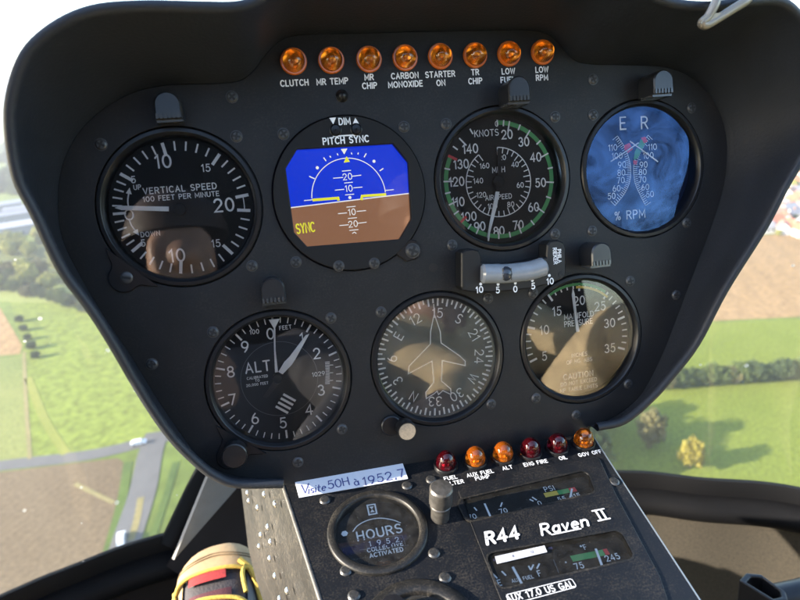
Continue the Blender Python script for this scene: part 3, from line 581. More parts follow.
def person(x, label, top, trous, ankles, hands, name='person', knees=None, elbows=None, dz=0.0):
    t = thing(name, label, 'person', Matrix.Identity(4), 'people in the cabin')
    hp, ch, nk, hd = Vector((x, -.44, -.50 + dz)), Vector((x, -.56, -.14 + dz)), Vector((x, -.56, .06 + dz)), Vector((x, -.53, .20 + dz))
    J = {'hip': (hp, .10), 'waist': ((hp + ch) / 2, .11), 'chest': (ch, .13), 'neckb': (nk - Vector((0, 0, .04)), .07), 'neck': (nk, .055), 'jaw': (hd - Vector((0, -.03, .06)), .062), 'head': (hd, .085), 'crown': (hd + Vector((0, -.01, .07)), .07), 'nose': (hd + Vector((0, .105, -.015)), .012)}
    Ed = [('hip', 'waist'), ('waist', 'chest'), ('chest', 'neckb'), ('neckb', 'neck'), ('neck', 'jaw'), ('jaw', 'head'), ('head', 'crown'), ('head', 'nose')]
    JT = {'waist': (J['waist'][0], .125), 'low': (hp + Vector((0, -.01, .06)), .125), 'chest': (ch, .145), 'neckb': (nk - Vector((0, 0, .05)), .075)}; ET = [('waist', 'low'), ('waist', 'chest'), ('chest', 'neckb')]
    JL = {'hip': (hp, .115)}; EL = []
    for i, s_ in enumerate((-1, 1)):
        sh, hn = ch + Vector((s_ * .18, .0, .10)), Vector(hands[i]); el = Vector(elbows[i]) if elbows else Vector((x + s_ * .27, -.36, -.22)); wr = el + (hn - el) * .82
        for k, v, r_ in (('sh', sh, .06), ('el', el, .042), ('wr', wr, .028), ('pm', hn, .034)): J[k + str(i)] = (v, r_)
        Ed += [('chest', 'sh%d' % i), ('sh%d' % i, 'el%d' % i), ('el%d' % i, 'wr%d' % i), ('wr%d' % i, 'pm%d' % i)]
        fd = (hn - el).normalized(); sd_ = fd.cross(Vector((0, 0, 1))).normalized()
        for f in range(5):
            b0 = hn + sd_ * (-.03 + .02 * f) + fd * (.03 if f < 4 else -.01); L_ = (.062, .075, .07, .055, .05)[f]
            q = fd if f < 4 else (fd + sd_ * s_ * .9).normalized()
            J['k%d%d' % (i, f)] = (b0, .010); J['m%d%d' % (i, f)] = (b0 + q * L_ * .5, .009); J['t%d%d' % (i, f)] = (b0 + q * L_ - Vector((0, 0, .018)), .008)
            Ed += [('pm%d' % i, 'k%d%d' % (i, f)), ('k%d%d' % (i, f), 'm%d%d' % (i, f)), ('m%d%d' % (i, f), 't%d%d' % (i, f))]
        JT['sh%d' % i] = (sh, .078); JT['el%d' % i] = (el, .058); JT['wr%d' % i] = (wr, .042); ET += [('chest', 'sh%d' % i), ('sh%d' % i, 'el%d' % i), ('el%d' % i, 'wr%d' % i)]
        h_ = hp + Vector((s_ * .09, .02, 0)); an = Vector(ankles[i]); kn = Vector(knees[i]) if knees else Vector((x * .3 + an.x * .7, .02, -.36))
        for k, v, r_ in (('hj', h_, .085), ('kn', kn, .058), ('an', an, .036)): J[k + str(i)] = (v, r_)
        Ed += [('hip', 'hj%d' % i), ('hj%d' % i, 'kn%d' % i), ('kn%d' % i, 'an%d' % i)]
        JL['hj%d' % i] = (h_, .10); JL['kn%d' % i] = (kn, .075); JL['an%d' % i] = (an + (kn - an) * .12, .058); EL += [('hip', 'hj%d' % i), ('hj%d' % i, 'kn%d' % i), ('kn%d' % i, 'an%d' % i)]
    skin('body', J, Ed, M_skin, t); skin('jacket', JT, ET, top, t); skin('trousers', JL, EL, trous, t)
    b = MB(); b.lathe([(.098 * math.cos(R(a)), .098 * math.sin(R(a))) for a in range(0, 90, 12)] + [(.001, .098)], 28, hd + Vector((0, -.022, .045))); b.build('hair', M_hair, t, True)
    return t
# shoe in view: local x across, y towards the toe, z out of the upper; origin at the toe tip
def shoe(parent, tip, ay, az, sc=1.0):
    ay = ay.normalized(); ax_ = ay.cross(az).normalized(); az = ax_.cross(ay); F = Matrix((ax_, ay, az)).transposed().to_4x4(); F.translation = tip
    w_ = lambda d: .046 * (1 - max(0, 1 - d / .055) ** 2.3) ** .5 * (1 if d < .09 else 1 - .22 * min(1, (d - .09) / .09)) * sc      # half width, d behind the toe
    h_ = lambda d: (.030 + .030 * min(1, d / .10) + .03 * min(1, max(0, d - .1) / .1)) * (1 - max(0, 1 - d / .03) ** 2) ** .5 * sc
    ds = [0.0005, .003, .007, .012, .02, .027, .034, .042, .052, .063, .075, .10, .13, .16, .19, .22, .25, .262]
    def loft(w, h, z0, a0, a1, n_, d0=0, d1=9, pw=.75):
        vs = []; dd = [d for d in ds if d0 <= d <= d1]
        for d in dd:
            for k in range(n_ + 1):
                a = R(a0 + (a1 - a0) * k / n_); c_, s_ = math.cos(a), math.sin(a)
                vs.append(F @ Vector((w(d) * math.copysign(abs(c_) ** pw, c_), -d * sc, z0 + h(d) * math.copysign(abs(s_) ** pw, s_))))
        b = MB(); b.add(vs, [(i * (n_ + 1) + k, i * (n_ + 1) + k + 1, (i + 1) * (n_ + 1) + k + 1, (i + 1) * (n_ + 1) + k) for i in range(len(dd) - 1) for k in range(n_)]); return b
    sh = link('shoe', None, parent); 
    up_ = loft(w_, h_, 0, 0, 180, 24, 0, .25).build('upper', mat('shoe_black_mesh', (.02, .016, .018), .75, bump=.5, bscale=500), sh, True)
    loft(lambda d: w_(d) + .0025, lambda d: h_(d) + .002, 0, -4, 184, 26, 0, .042).build('toe_cap', mat('shoe_tan_suede', (.25, .165, .08), .85, var=.2, vscale=60, bump=.3, bscale=600), sh, True)
    loft(lambda d: w_(d) + .004, lambda d: .014, -.012, -180, 180, 28).build('sole', mat('shoe_yellow_sole', (.38, .27, .07), .6), sh, True)
    for a0, a1 in ((4, 52), (128, 176)): loft(lambda d: w_(d) + .0022, lambda d: h_(d) + .0018, 0, a0, a1, 8, .042, .16).build('side_flap', MATS['shoe_tan_suede'] if a0 > 90 else mat('shoe_black_leather', (.02, .018, .018), .5), sh, True)
    def sp(d, a, off=.0045): c_, s_ = math.cos(R(a)), math.sin(R(a)); return F @ Vector(((w_(d) + off) * math.copysign(abs(c_) ** .75, c_), -d * sc, (h_(d) + off) * abs(s_) ** .75))
    loft(lambda d: w_(d) * .96, lambda d: h_(d) + .005, 0, 78, 120, 16, .036, .058).build('tongue', mat('shoe_red_fabric', (.21, .011, .011), .9, var=.3, vscale=400, bump=.7, bscale=1300), sh, True)
    loft(lambda d: w_(d) * .9, lambda d: h_(d) + .003, 0, 70, 122, 16, .058, .20).build('tongue', mat('shoe_maroon_fabric', (.05, .008, .012), .9, bump=.6, bscale=900), sh, True)
    ye = mat('lace_yellow', (.36, .235, .035), .85, var=.35, vscale=350, bump=.8, bscale=1100); wh = mat('lace_pale', (.42, .40, .34), .85)
    for pts, r_, m_ in (([(.058, 22), (.047, 45), (.041, 75), (.040, 100), (.044, 128), (.058, 150)], .0021, ye), ([(.034, 62), (.046, 48), (.062, 38), (.082, 30)], .0030, ye), ([(.040, 55), (.052, 60), (.072, 56)], .0022, ye),
                        ([(.050, 146), (.066, 138), (.090, 132)], .0019, ye), ([(.058, 154), (.064, 146), (.074, 148), (.070, 156), (.058, 154)], .0012, wh), ([(.066, 143), (.080, 136), (.095, 140)], .0014, wh), ([(.078, 128), (.070, 100), (.076, 70), (.088, 48)], .0020, ye), ([(.10, 130), (.092, 100), (.098, 70), (.11, 48)], .0020, ye)):
        b = MB(); b.tube(catmull([sp(d, a) for d, a in pts], 6), r_, 8); b.build('lace', m_, sh, True)
    for d0 in (.019, .0225): b = MB(); b.tube([sp(d0 + .010 * abs(math.cos(R(a))), a, .0024) for a in range(8, 173, 6)], .0006, 6); b.build('seam', mat('shoe_seam', (.10, .065, .03), .9), sh, True)
    return sh
TIP = at_t(220, 547, .665); AY = Vector((-.20, .86, .46)); AZ = Vector((0.05, -.45, .88))
psg = person(-.07, 'person whose tan shoe with a red tongue and yellow laces shows left of the console', mat('grey_jacket', (.10, .10, .11), .85), M_beige, [(-.40, .36, -.74), tuple(TIP - AY.normalized() * .215 + AZ * .05)], [(-.36, -.10, -.27), (.0, -.14, -.30)], dz=-.11)
shoe(psg, TIP, AY, AZ, .95); shoe(psg, TIP + Vector((-.17, -.03, -.09)), AY, AZ)
person(.46, 'pilot in beige trousers, seen only as a pale reflection in the gauge glass', M_beige, M_beige, [(.42, .40, -.70), (.66, .40, -.70)], [(.20, -.10, -.25), (.72, -.05, -.30)], knees=[(.55, -.06, -.165), (.72, 0, -.24)], elbows=[(.36, -.27, -.24), (.72, -.35, -.24)], dz=-.09)
for x, s_ in ((-.07, 'left'), (.46, 'right')):
    t = thing('seat', 'dark cabin seat carrying the %s occupant, behind the camera' % s_, 'seat', Matrix.Translation((x, -.5, -.84)), 'cabin seats')
    b = MB(); b.prism([(-.22, -.22), (.22, -.22), (.22, .28), (-.22, .28)], .0, .12, bev=.03); b.build('cushion', MATS['bulkhead_lining'], t)
    b = MB(); b.prism([(-.22, -.34), (.22, -.34), (.22, -.24), (-.22, -.24)], .0, .75, bev=.03); b.build('backrest', MATS['bulkhead_lining'], t)
# ------------------------------------------------------------------ instrument panel and hood
GA = {'vsi': (0.0010, -0.0001, 0.0433), 'adi': (0.0937, -0.0004, 0.0440), 'asi': (0.1869, 0.0008, 0.0434), 'rpm': (0.2809, -0.0003, 0.0435),
      'alt': (0.0417, -0.1032, 0.0420), 'dg': (0.1372, -0.1036, 0.0421), 'map': (0.2327, -0.1038, 0.0425)}
PAIRS = [((283, 479), (283, 488)), ((240, 477), (236, 488)), ((213, 468), (213, 480)), ((196, 454), (195, 467)), ((180, 433), (168, 440)), ((157, 399), (140, 400)),
 ((130, 355), (107, 344)), ((105, 318), (85, 310)), ((81, 278), (57, 272)), ((64, 244), (30, 216)), ((58, 215), (12, 180)), ((59, 180), (4, 135)), ((66, 155), (5, 95)),
 ((80, 131), (20, 52)), ((103, 109), (50, 23)), ((135, 92), (90, 5)), ((169, 85), (140, 0)), ((216, 83.5), (200, 1)), ((238, 81), (235, 1)), ((252, 72), (255, -5)),
 ((266, 54), (272, -18)), ((280, 41), (290, -32)), ((300, 35), (315, -42)), ((350, 33.5), (370, -45)), ((400, 32), (420, -46)), ((460, 31), (490, -49)), ((521, 30), (560, -50)), ((545, 33), (600, -46)), ((560, 45), (625, -33)),
 ((573, 59), (645, -14)), ((591, 64), (672, -2)), ((631, 65), (708, 1)), ((665, 67), (745, -3)), ((689, 76), (782, -3)), ((709, 94), (806, 20)), ((722, 118), (820, 60)),
 ((727, 148), (823, 105)), ((724, 185), (812, 145)), ((712, 225), (787, 190)), ((697, 265), (766, 230)), ((678, 315), (727, 292)), ((662, 356), (699, 345)), ((645, 389), (672, 380)),
 ((628, 408), (652, 402)), ((605, 422), (625, 424)), ((590, 427), (597, 431))]
FC = catmull([PB(*f).to_2d() for f, o in PAIRS], 5)
OC = catmull([PB(*o, 0.047, 0.195) for f, o in PAIRS], 5)
panel = thing('instrument_panel', 'black hooded helicopter instrument panel filled with round gauges, standing on the narrow console', 'instrument panel', P4.copy())
bottom = [(FC[-1].x, -0.1668), (FC[0].x, -0.1668)]
holes = [circ((c[0], c[1]), c[2], 96) for c in GA.values()]
plate('face_plate', [(p.x, p.y) for p in FC] + bottom, holes, -0.003, 0.0, M_panel, panel)
n = len(FC); rings = [[] for _ in range(16)]
for i in range(n):
    f = FC[i]; o = OC[i]; t = (OC[min(i + 1, n - 1)] - OC[max(i - 1, 0)]); t.z = 0; t.normalize()
    inw = Vector((t.y, -t.x, 0)); lip = 0.0052
    F3 = Vector((f.x, f.y, -0.0005)); oi = o + inw * lip; oi.z -= 0.0006
    d = (oi - F3)
    seq = [F3 + Vector((0, 0, -0.004)), F3 + Vector((0, 0, 0.0002)), F3 + d * 0.06, F3 + d * 0.35 - inw * 0.001, F3 + d * 0.7 - inw * 0.0014, oi]
    up = Vector((0, 0, 1)); ctr = (oi + o) / 2
    for k in range(1, 6):
        a = math.pi * k / 6; seq.append(ctr + inw * (lip / 2) * math.cos(a) + up * 0.0030 * math.sin(a))
    seq += [o, o + inw * 0.001 - up * 0.008, Vector((f.x, f.y, 0)) - inw * 0.006 - up * 0.012, Vector((0.14 + (f.x - 0.14) * 0.97, f.y * 0.97, -0.07)), Vector((0.14 + (f.x - 0.14) * 0.75, f.y * 0.75, -0.12))]
    for r_, q in zip(rings, seq): r_.append(q)
mb = MB(); vs = [q for r_ in rings for q in r_]; fs = []
for j in range(len(rings) - 1):
    for i in range(n - 1): fs.append((j * n + i, (j + 1) * n + i, (j + 1) * n + i + 1, j * n + i + 1))
fs.append(tuple((len(rings) - 1) * n + i for i in range(n)))
mb.add(vs, fs); mb.build('hood', M_hood, panel, True, angle=50)
# screws
def screw_mesh(rw, rh, slots=2, name='screw', m=M_screw):
    b = MB(); b.lathe([(rw, -0.0004), (rw, 0.00012), (rh * 1.12, 0.00016), (rh, 0.0005), (rh * 0.82, 0.00085), (rh * 0.3, 0.00095)], 28, cap=True)
    for k in range(slots):
        a = 0.5 + k * math.pi / 2; q = (math.cos(a) * rh * 0.8, math.sin(a) * rh * 0.8)
        b.stroke([(-q[0], -q[1]), q], rh * 0.42, 0.00098, 1, caps=False)
    o = b.build(name, [m, M_slot], None, True, angle=30); me = o.data; bpy.data.objects.remove(o); return me
S_A = screw_mesh(0.0033, 0.0026); S_B = screw_mesh(0.0019, 0.0016); S_C = screw_mesh(0.0030, 0.0030, 1)
def screw(parent, x, y, z, me, rot=None):
    o = link('screw', me, parent); o.location = (x, y, z); o.rotation_euler = (0, 0, random.uniform(0, 3.1) if rot is None else rot); return o
for px, py in [(232, 97), (101, 144.5), (236.5, 136.5), (283.5, 134), (404, 127), (446, 124), (593, 79.5), (555, 117), (593, 115), (691.5, 108), (252, 266), (213, 332), (152, 364),
               (296, 262), (452, 245), (331, 318), (381, 312), (488, 298.5), (533, 293), (592, 231), (555, 234), (686.5, 223), (630, 281), (676, 295), (628, 384), (536, 398),
               (342, 429), (298, 462), (491, 404), (576, 415)]:
    p = PB(px, py); screw(panel, p.x, p.y, 0.0002, S_A)
p = PB(433, 267.5); mb = MB(); mb.disc(0.0027, 0.0003, 24, (p.x, p.y)); mb.build('plugged_hole', mat('hole_brown', (0.012, 0.009, 0.007), 0.8), panel)
mb = MB(); p = PB(342, 96); mb.lathe([(0.0035, -0.0005), (0.0035, 0.0004), (0.0028, 0.001), (0.0022, 0.0022), (0.0012, 0.003), (0.0002, 0.0032)], 24, (p.x, p.y, 0)); mb.build('light_sensor', M_knob, panel, True)
mb = MB()
for s, px, py in [('CLUTCH', 294.4, 83), ('MR TEMP', 332.3, 81.5), ('MR', 369, 77.3), ('CHIP', 369.5, 85.8), ('CARBON', 404.7, 75.8), ('MONOXIDE', 405.3, 84.3), ('STARTER', 440, 74.4), ('ON', 440.6, 83),
                  ('TR', 474.8, 72.4), ('CHIP', 475, 81.2), ('LOW', 508, 71.4), ('FUEL', 507.5, 80), ('LOW', 541.5, 69.8), ('RPM', 541.5, 77.8)]:
    p = PB(px, py); text(mb, s, (p.x, p.y), 0.0030, 0.21, 0.0003, gap=0.19, sx=0.98)
mb.build('lettering', M_letter, panel)
# ------------------------------------------------------------------ the seven round instruments
class Gauge:
    def __init__(s, key, name, label, cat, zd=-0.0065, ear=None, glassm=None, inner=0.0050):
        s.x, s.y, s.R = GA[key]; s.zd = zd; Rr = s.R
        s.root = thing(name, label, cat, P4 @ Matrix.Translation((s.x, s.y, 0)), 'round gauges in the instrument panel')
        b = MB()
        b.lathe([(Rr - 0.0006, -0.012), (Rr + 0.003, -0.0034), (Rr - 0.0006, -0.0034), (Rr - 0.0006, 0.0002), (Rr - 0.0012, 0.0010), (Rr - 0.0030, 0.0012), (Rr - 0.0036, 0.0007), (Rr - inner + 0.0003, -0.0022), (Rr - inner, zd + 0.0004), (Rr - inner, zd - 0.004)], 96)
        if ear:
            e = s.L(*ear); d = e.length; u = e.normalized(); v = Vector((-u.y, u.x))
            pts = [u * (Rr - 0.0022) + v * 0.0165, u * (Rr + 0.001) + v * 0.0125, u * (Rr + 0.003) + v * 0.009]
            a0 = math.atan2(v.y, v.x)
            pts += [e + Vector((math.cos(a0 - math.pi * k / 10), math.sin(a0 - math.pi * k / 10))) * 0.0078 for k in range(11)]
            pts += [u * (Rr + 0.003) - v * 0.009, u * (Rr + 0.001) - v * 0.0125, u * (Rr - 0.0022) - v * 0.0165]
            b.prism(pts, 0.0003, 0.0014, bev=0.0004)
        s.bezel = b.build('bezel', M_bezel, s.root, True, angle=35)
        s.rd = Rr - inner
        b = MB(); b.disc(s.rd - 0.0001, zd, 96); s.dial = b.build('dial', M_dial, s.root)
        b = MB(); b.disc(Rr - inner + 0.0002, -0.0018, 96); s.glass = b.build('glass', glassm or M_glass, s.root)
        s.mk = MB(); s.zm = zd + 0.0001
    def L(s, px, py, z=None):
        p = PB(px, py, s.zd if z is None else z); return Vector((p.x - s.x, p.y - s.y))
    def ang(s, px, py): p = s.L(px, py); return math.degrees(math.atan2(p.x, p.y))
    def tick(s, a, r0, r1, wd, mi=0, dz=0.0):
        c = Vector((math.sin(R(a)), math.cos(R(a)))); s.mk.stroke([c * r0, c * r1], wd, s.zm + dz, mi, False)
    def arc(s, a0, a1, r, wd, mi=0, dz=0.0, n=60, c=(0, 0)):
        s.mk.stroke([(c[0] + r * math.sin(R(a0 + (a1 - a0) * i / n)), c[1] + r * math.cos(R(a0 + (a1 - a0) * i / n))) for i in range(n + 1)], wd, s.zm + dz, mi, False)
    def txt(s, t, px, py, h, wt=0.12, rot=0.0, mi=0, gap=0.24, sx=1.0): text(s.mk, t, s.L(px, py), h, wt * 1.18, s.zm, rot, mi, gap, sx=sx)
    def done(s, mats=None): return s.mk.build('markings', mats or [M_white, M_green, M_yellow, M_red, M_dial, M_grey], s.dial)
    def needle(s, pts, m=None, z=0.0016, th=0.0005, hub=0.0, hubm=None):
        b = MB(); b.prism(pts, s.zd + z, s.zd + z + th, bev=0.0001)
        return b.build('needle', m or M_white, s.root)
    def hub(s, c, r, z=0.003, m=None):
        b = MB(); b.lathe([(r, s.zd), (r, s.zd + z - 0.0004), (r * 0.85, s.zd + z), (0.0001, s.zd + z)], 32, (c[0], c[1], 0)); b.build('hub', m or M_dial, s.root, True)

# vertical speed
g = Gauge('vsi', 'vertical_speed_indicator', 'round black gauge marked VERTICAL SPEED with its needle lying level at zero', 'gauge', ear=(127, 277))
V = lambda x, y: (90 + x / 3.158, 110 + y / 3.158)
KA = [(-90, 0), (-54.5, 5), (-9.5, 10), (40, 15), (83, 20)]
for sg in (1, -1):
    for (a0, v0), (a1, v1) in zip(KA, KA[1:]):
        for k in range(0 if v0 else 1, 6):
            a = a0 + (a1 - a0) * k / 5
            if k == 5 and v1 != 20: continue
            aa = a if sg == 1 else 180 - a
            big = k in (0, 5)
            g.tick(aa, 0.0290 if big else 0.0312, 0.0362, 0.0017 if (big and v0 != 0) else 0.0009)
g.tick(-90, 0.0295, 0.0362, 0.0014)
g.arc(83, 97, 0.0330, 0.0005)
for t, x, y, h in [('10', 231, 162, .0066), ('10', 275, 459, .0066), ('5', 137, 220, .0034), ('5', 168, 420, .0034), ('15', 366, 183, .0038), ('15', 398, 421, .0038), ('20', 423, 300, .0068)]:
    g.txt(t, *V(x, y), h, 0.13)
g.txt('VERTICAL SPEED', *V(285, 248), .0031, .15, gap=.25, sx=1.06); g.txt('100 FEET PER MINUTE', *V(289, 273), .0025, .15, gap=.2, sx=1.1)
g.txt('UP', *V(150, 244), .0024, .15); g.txt('DOWN', *V(191, 391), .0025, .15)
c0 = g.L(*V(124, 331)); g.mk.stroke(A(c0.x, c0.y, .0021, .0027, 0, 360), .0007, g.zm)
for pts in ([(122, 305), (120, 285), (124, 258)], [(124, 345), (132, 365), (148, 386)]):
    q = [g.L(*V(*p)) for p in pts]; g.mk.stroke(catmull(q, 4), .0007, g.zm)
    d = (q[2] - q[1]).normalized(); e = Vector((-d.y, d.x)); g.mk.poly([q[2] + d * .0022, q[2] + e * .0015 - d * .0012, q[2] - e * .0015 - d * .0012], g.zm)
g.done(); z = g.zd + .0016
n0 = [g.L(*V(*p), z) for p in [(78, 309), (100, 302), (135, 303), (249, 305), (249, 320), (135, 317), (100, 316)]]
g.needle(n0); hb = g.L(*V(285, 314)); g.hub(hb, .0033, .003)
t0 = MB(); t0.prism([hb + Vector(q) for q in [(-.0065, .0011), (.0105, .0016), (.012, 0), (.0105, -.0016), (-.0065, -.0011)]], g.zd + .001, g.zd + .0014); t0.build('needle_tail', M_dial, g.root)
e = PB(127, 277.5); o = screw(g.root, e.x - g.x, e.y - g.y, .0014, S_C)

# attitude display
g = Gauge('adi', 'attitude_display', 'square cornered attitude screen with blue sky above brown ground in a round black bezel', 'display', zd=-0.004)
bpy.data.objects.remove(g.glass); bpy.data.objects.remove(g.dial); bpy.data.objects.remove(g.bezel)
H = lambda x, y: (270 + x / 3.53, 110 + y / 3.53)
oct_ = [(95, 140), (432, 120), (486, 186), (497, 386), (456, 456), (131, 482), (85, 432), (55, 207)]
S8 = [g.L(*H(*p), 0.0) for p in oct_]
b = MB(); fr = plate('bezel', circ((0, 0), g.R - .0006, 96), [S8], -.004, .0022, mat('adi_bezel_black', (0.0095, 0.009, 0.009), 0.55, spec=.2, bump=.1, bscale=1500), g.root, bev=.0005)
BLUE = emit('screen_blue', (0.006, 0.035, 0.62), .155); BROWN = emit('screen_brown', (0.26, 0.125, 0.068), .145); SW = emit('screen_white', (0.85, 0.85, 0.85), .146); SY = emit('screen_yellow', (0.72, 0.72, 0.04), .155)
zs = -.0015; LL = lambda x, y: g.L(*H(x, y), zs)
h0, h1 = LL(30, 350), LL(520, 291)
s8 = [q * 1.03 for q in S8]
def clip(poly, keep):
    out = []; f = lambda q: ((h1 - h0).x * (q - h0).y - (h1 - h0).y * (q - h0).x) * keep
    for i in range(len(poly)):
        a, b_ = poly[i], poly[(i + 1) % len(poly)]; fa, fb = f(a), f(b_)
        if fa >= 0: out.append(a)
        if fa * fb < 0: out.append(a + (b_ - a) * (fa / (fa - fb)))
    return out
b = MB(); b.poly(clip(s8, 1), zs, 0); b.poly(clip(s8, -1), zs, 1); scr = b.build('screen', [BLUE, BROWN], g.root)
k = MB(); zk = zs + .00008; wl = .00045
def ln(pts, wd=wl, mi=0, cv=False): k.stroke(catmull([LL(*p) for p in pts], 6) if cv else [LL(*p) for p in pts], wd, zk, mi, False)
k.stroke([h0 * .92 + h1 * .08, h1 * .955 + h0 * .045], .0006, zk, 0, False)
cx = LL(279, 300); ra = (LL(149, 310) - LL(408, 284)).length / 2; a0 = math.atan2((h1 - h0).y, (h1 - h0).x) * 0
k.stroke(A(cx.x, cx.y - .001, ra, ra * 1.02, 178, 2, 40), wl, zk, 0, False)
ln([(120, 320), (150, 317)]); ln([(407, 284), (437, 281)])
for p, q in [((138, 234), (158, 243)), ((387, 215), (400, 206)), ((189, 168), (198, 180)), ((332, 167), (340, 153)), ((211, 162), (215, 168)), ((237, 153), (240, 160)), ((287, 150), (289, 157)), ((312, 150), (310, 157))]: ln([p, q], .0006)
for p in [(167, 204), (367, 181), (282, 309)]: q = LL(*p); k.disc(.0009, zk + .00002, 16, q)
k.poly([LL(250, 138), LL(273, 136), LL(262, 157)], zk); k.poly([LL(260, 186), LL(282, 183), LL(270, 163)], zk, 1)
for x0, y0, x1, y1 in [(254, 216, 286, 213), (223, 241, 258, 238), (289, 234, 322, 230), (262, 258, 292, 255), (229, 283, 262, 280), (294, 275, 326, 272), (265, 300, 297, 297), (270, 343, 302, 340), (240, 366, 272, 363), (306, 358, 339, 355), (275, 383, 307, 380), (245, 408, 278, 405), (309, 400, 341, 396), (280, 425, 312, 422)]: ln([(x0, y0), (x1, y1)])
for s_, x, y in [('20', 273, 235), ('10', 278, 277), ('10', 289, 360), ('20', 293, 402)]: text(k, s_, LL(x, y), .0034, .13, zk, .03)
ln([(290, 436), (298, 431), (305, 436)])
for q in [[(150, 318), (240, 311), (242, 320)], [(322, 318), (325, 304), (410, 298)]]: ln(q, .0015, 1)
text(k, 'SYNC', LL(125, 416), .0052, .15, zk, .03, 1, gap=.16, sx=.62)
k.build('symbols', [SW, SY], scr)
b = MB(); b.poly([q * 1.02 for q in S8], -.0004); b.build('glass', glass('display_glass', 1.5, smear=.6, smscale=40, specks=.25, sscale=800, veil=.006), g.root)
b = MB(); zz = .0024
for x, s_ in [(222, -1), (302, 1)]:
    q = g.L(*H(x, 39), .0022); t_ = .0019
    b.poly([(q.x - t_, q.y - s_ * .0018), (q.x + t_, q.y - s_ * .0018), (q.x, q.y + s_ * .0018)], zz)
text(b, 'DIM', g.L(*H(263, 40), .0022), .0034, .19, zz, gap=.2, sx=.9); b.stroke([g.L(*H(224, 93), .0022), g.L(*H(307, 88), .0022)], .0007, zz)
text(b, 'PITCH SYNC', g.L(*H(268, 106), .0022), .0034, .2, zz, gap=.2, sx=.95); b.build('lettering', M_letter, g.root)
for x, y in [(231, 71), (304, 68)]:
    q = g.L(*H(x, y), .0022); b = MB(); b.lathe([(.0034, .002), (.0034, .0026), (.0029, .0029), (.0027, .0026), (.0025, .0034), (.0004, .0036)], 24, (q.x, q.y, 0)); b.build('button', M_knob, g.root, True)
for x, y in [(243, 551), (368, 541)]: q = g.L(*H(x, y), .0022); screw(g.root, q.x, q.y, .0022, S_A)
q = g.L(411, 250, .002); b = MB(); b.prism([q + Vector(v) for v in [(-.010, .004), (-.002, .0065), (.004, .005), (.006, 0), (.004, -.005), (-.003, -.0065), (-.009, -.001)]], .0003, .0018, bev=.0004); b.build('mounting_ear', M_bezel, g.root)
o = screw(g.root, q.x + .001, q.y - .0005, .0019, S_A); o.scale = (1.35, 1.35, 1.5)

# airspeed
g = Gauge('asi', 'airspeed_indicator', 'round gauge marked KNOTS with a green arc and an inner MPH ring', 'gauge')
S = lambda x, y: (430 + x / 2.86, 90 + y / 2.86)
spd = [('20', 220, 127, 227, 90), ('30', 268, 148, 285, 116), ('40', 302, 192, 336, 182), ('50', 316, 265, 347, 264), ('60', 296, 335, 325, 350), ('70', 252, 386, 261, 410), ('80', 197, 403, 196, 437), ('90', 142, 390, 128, 420), ('100', 111, 362, 88, 378), ('110', 80, 320, 52, 330), ('120', 76, 262, 42, 262), ('130', 89, 212, 56, 190), ('140', 115, 168, 88, 143)]
angs = []
for t, x, y, tx, ty in spd:
    a = g.ang(*S(tx, ty)); a = a if a >= 0 else a + 360; angs.append(a); g.txt(t, *S(x, y), .0050, .135, sx=.9, gap=.2)
ro, ri = .0358, .0308
g.arc(2, angs[-2], .0342, .0026, 1)
for i, a in enumerate(angs):
    if i == 11: g.tick(a, .0298, .0358, .0016, 3, .00003)
    elif i == 8: g.tick(a, .0306, .0356, .0016, 3, .00003)
    else: g.tick(a, .0296, .0358, .0009, 0, .00002)
    if i: g.tick((a + angs[i - 1]) / 2, .0322, .0358, .0009, 0, .00002)
g.tick(angs[-1] + 14, .0322, .0358, .0009); g.tick(1.5, .0322, .0358, .0009); g.tick(angs[0] / 2 + 1, .0322, .0358, .0009, 0, .00002)
g.txt('0', *S(190, 97), .0030, .12); g.txt('KNOTS', *S(161, 123), .0036, .12, gap=.2)
ci = g.L(*S(196, 264)); rI = (g.L(*S(289, 264)) - g.L(*S(105, 264))).length / 2
a0 = 1.5; a1 = 326; g.arc(a0, a1, rI, .0006, c=ci, n=80)
for i in range(33):
    a = a0 + (a1 - a0) * i / 32; c_ = Vector((math.sin(R(a)), math.cos(R(a)))); g.mk.stroke([ci + c_ * (rI - (.0045 if i % 4 == 0 else .0034)), ci + c_ * rI], .0006, g.zm, 0, False)
for t, x, y in [('20', 206, 193), ('40', 242, 213), ('60', 257, 272), ('80', 230, 327), ('100', 178, 332), ('120', 146, 300), ('140', 137, 260), ('160', 155, 217)]: g.txt(t, *S(x, y), .0029, .14, gap=.18)
g.txt('MPH', *S(195, 228), .0031, .13); g.txt('AIRSPEED', *S(195, 306), .0028, .14, gap=.2)
g.done(); z = g.zd + .002; NL = lambda x, y: g.L(*S(x, y), z)
g.needle([NL(*p) for p in [(165, 432), (166, 405), (180, 330), (188, 290), (199, 291), (192, 332), (172, 408), (169, 432)]])
t0 = MB(); t0.prism([NL(*p) for p in [(189, 290), (194, 240), (192, 170), (204, 170), (204, 242), (200, 291)]], z, z + .0004); t0.build('needle_tail', M_dial, g.root); g.hub(NL(196, 262), .0036, .003)
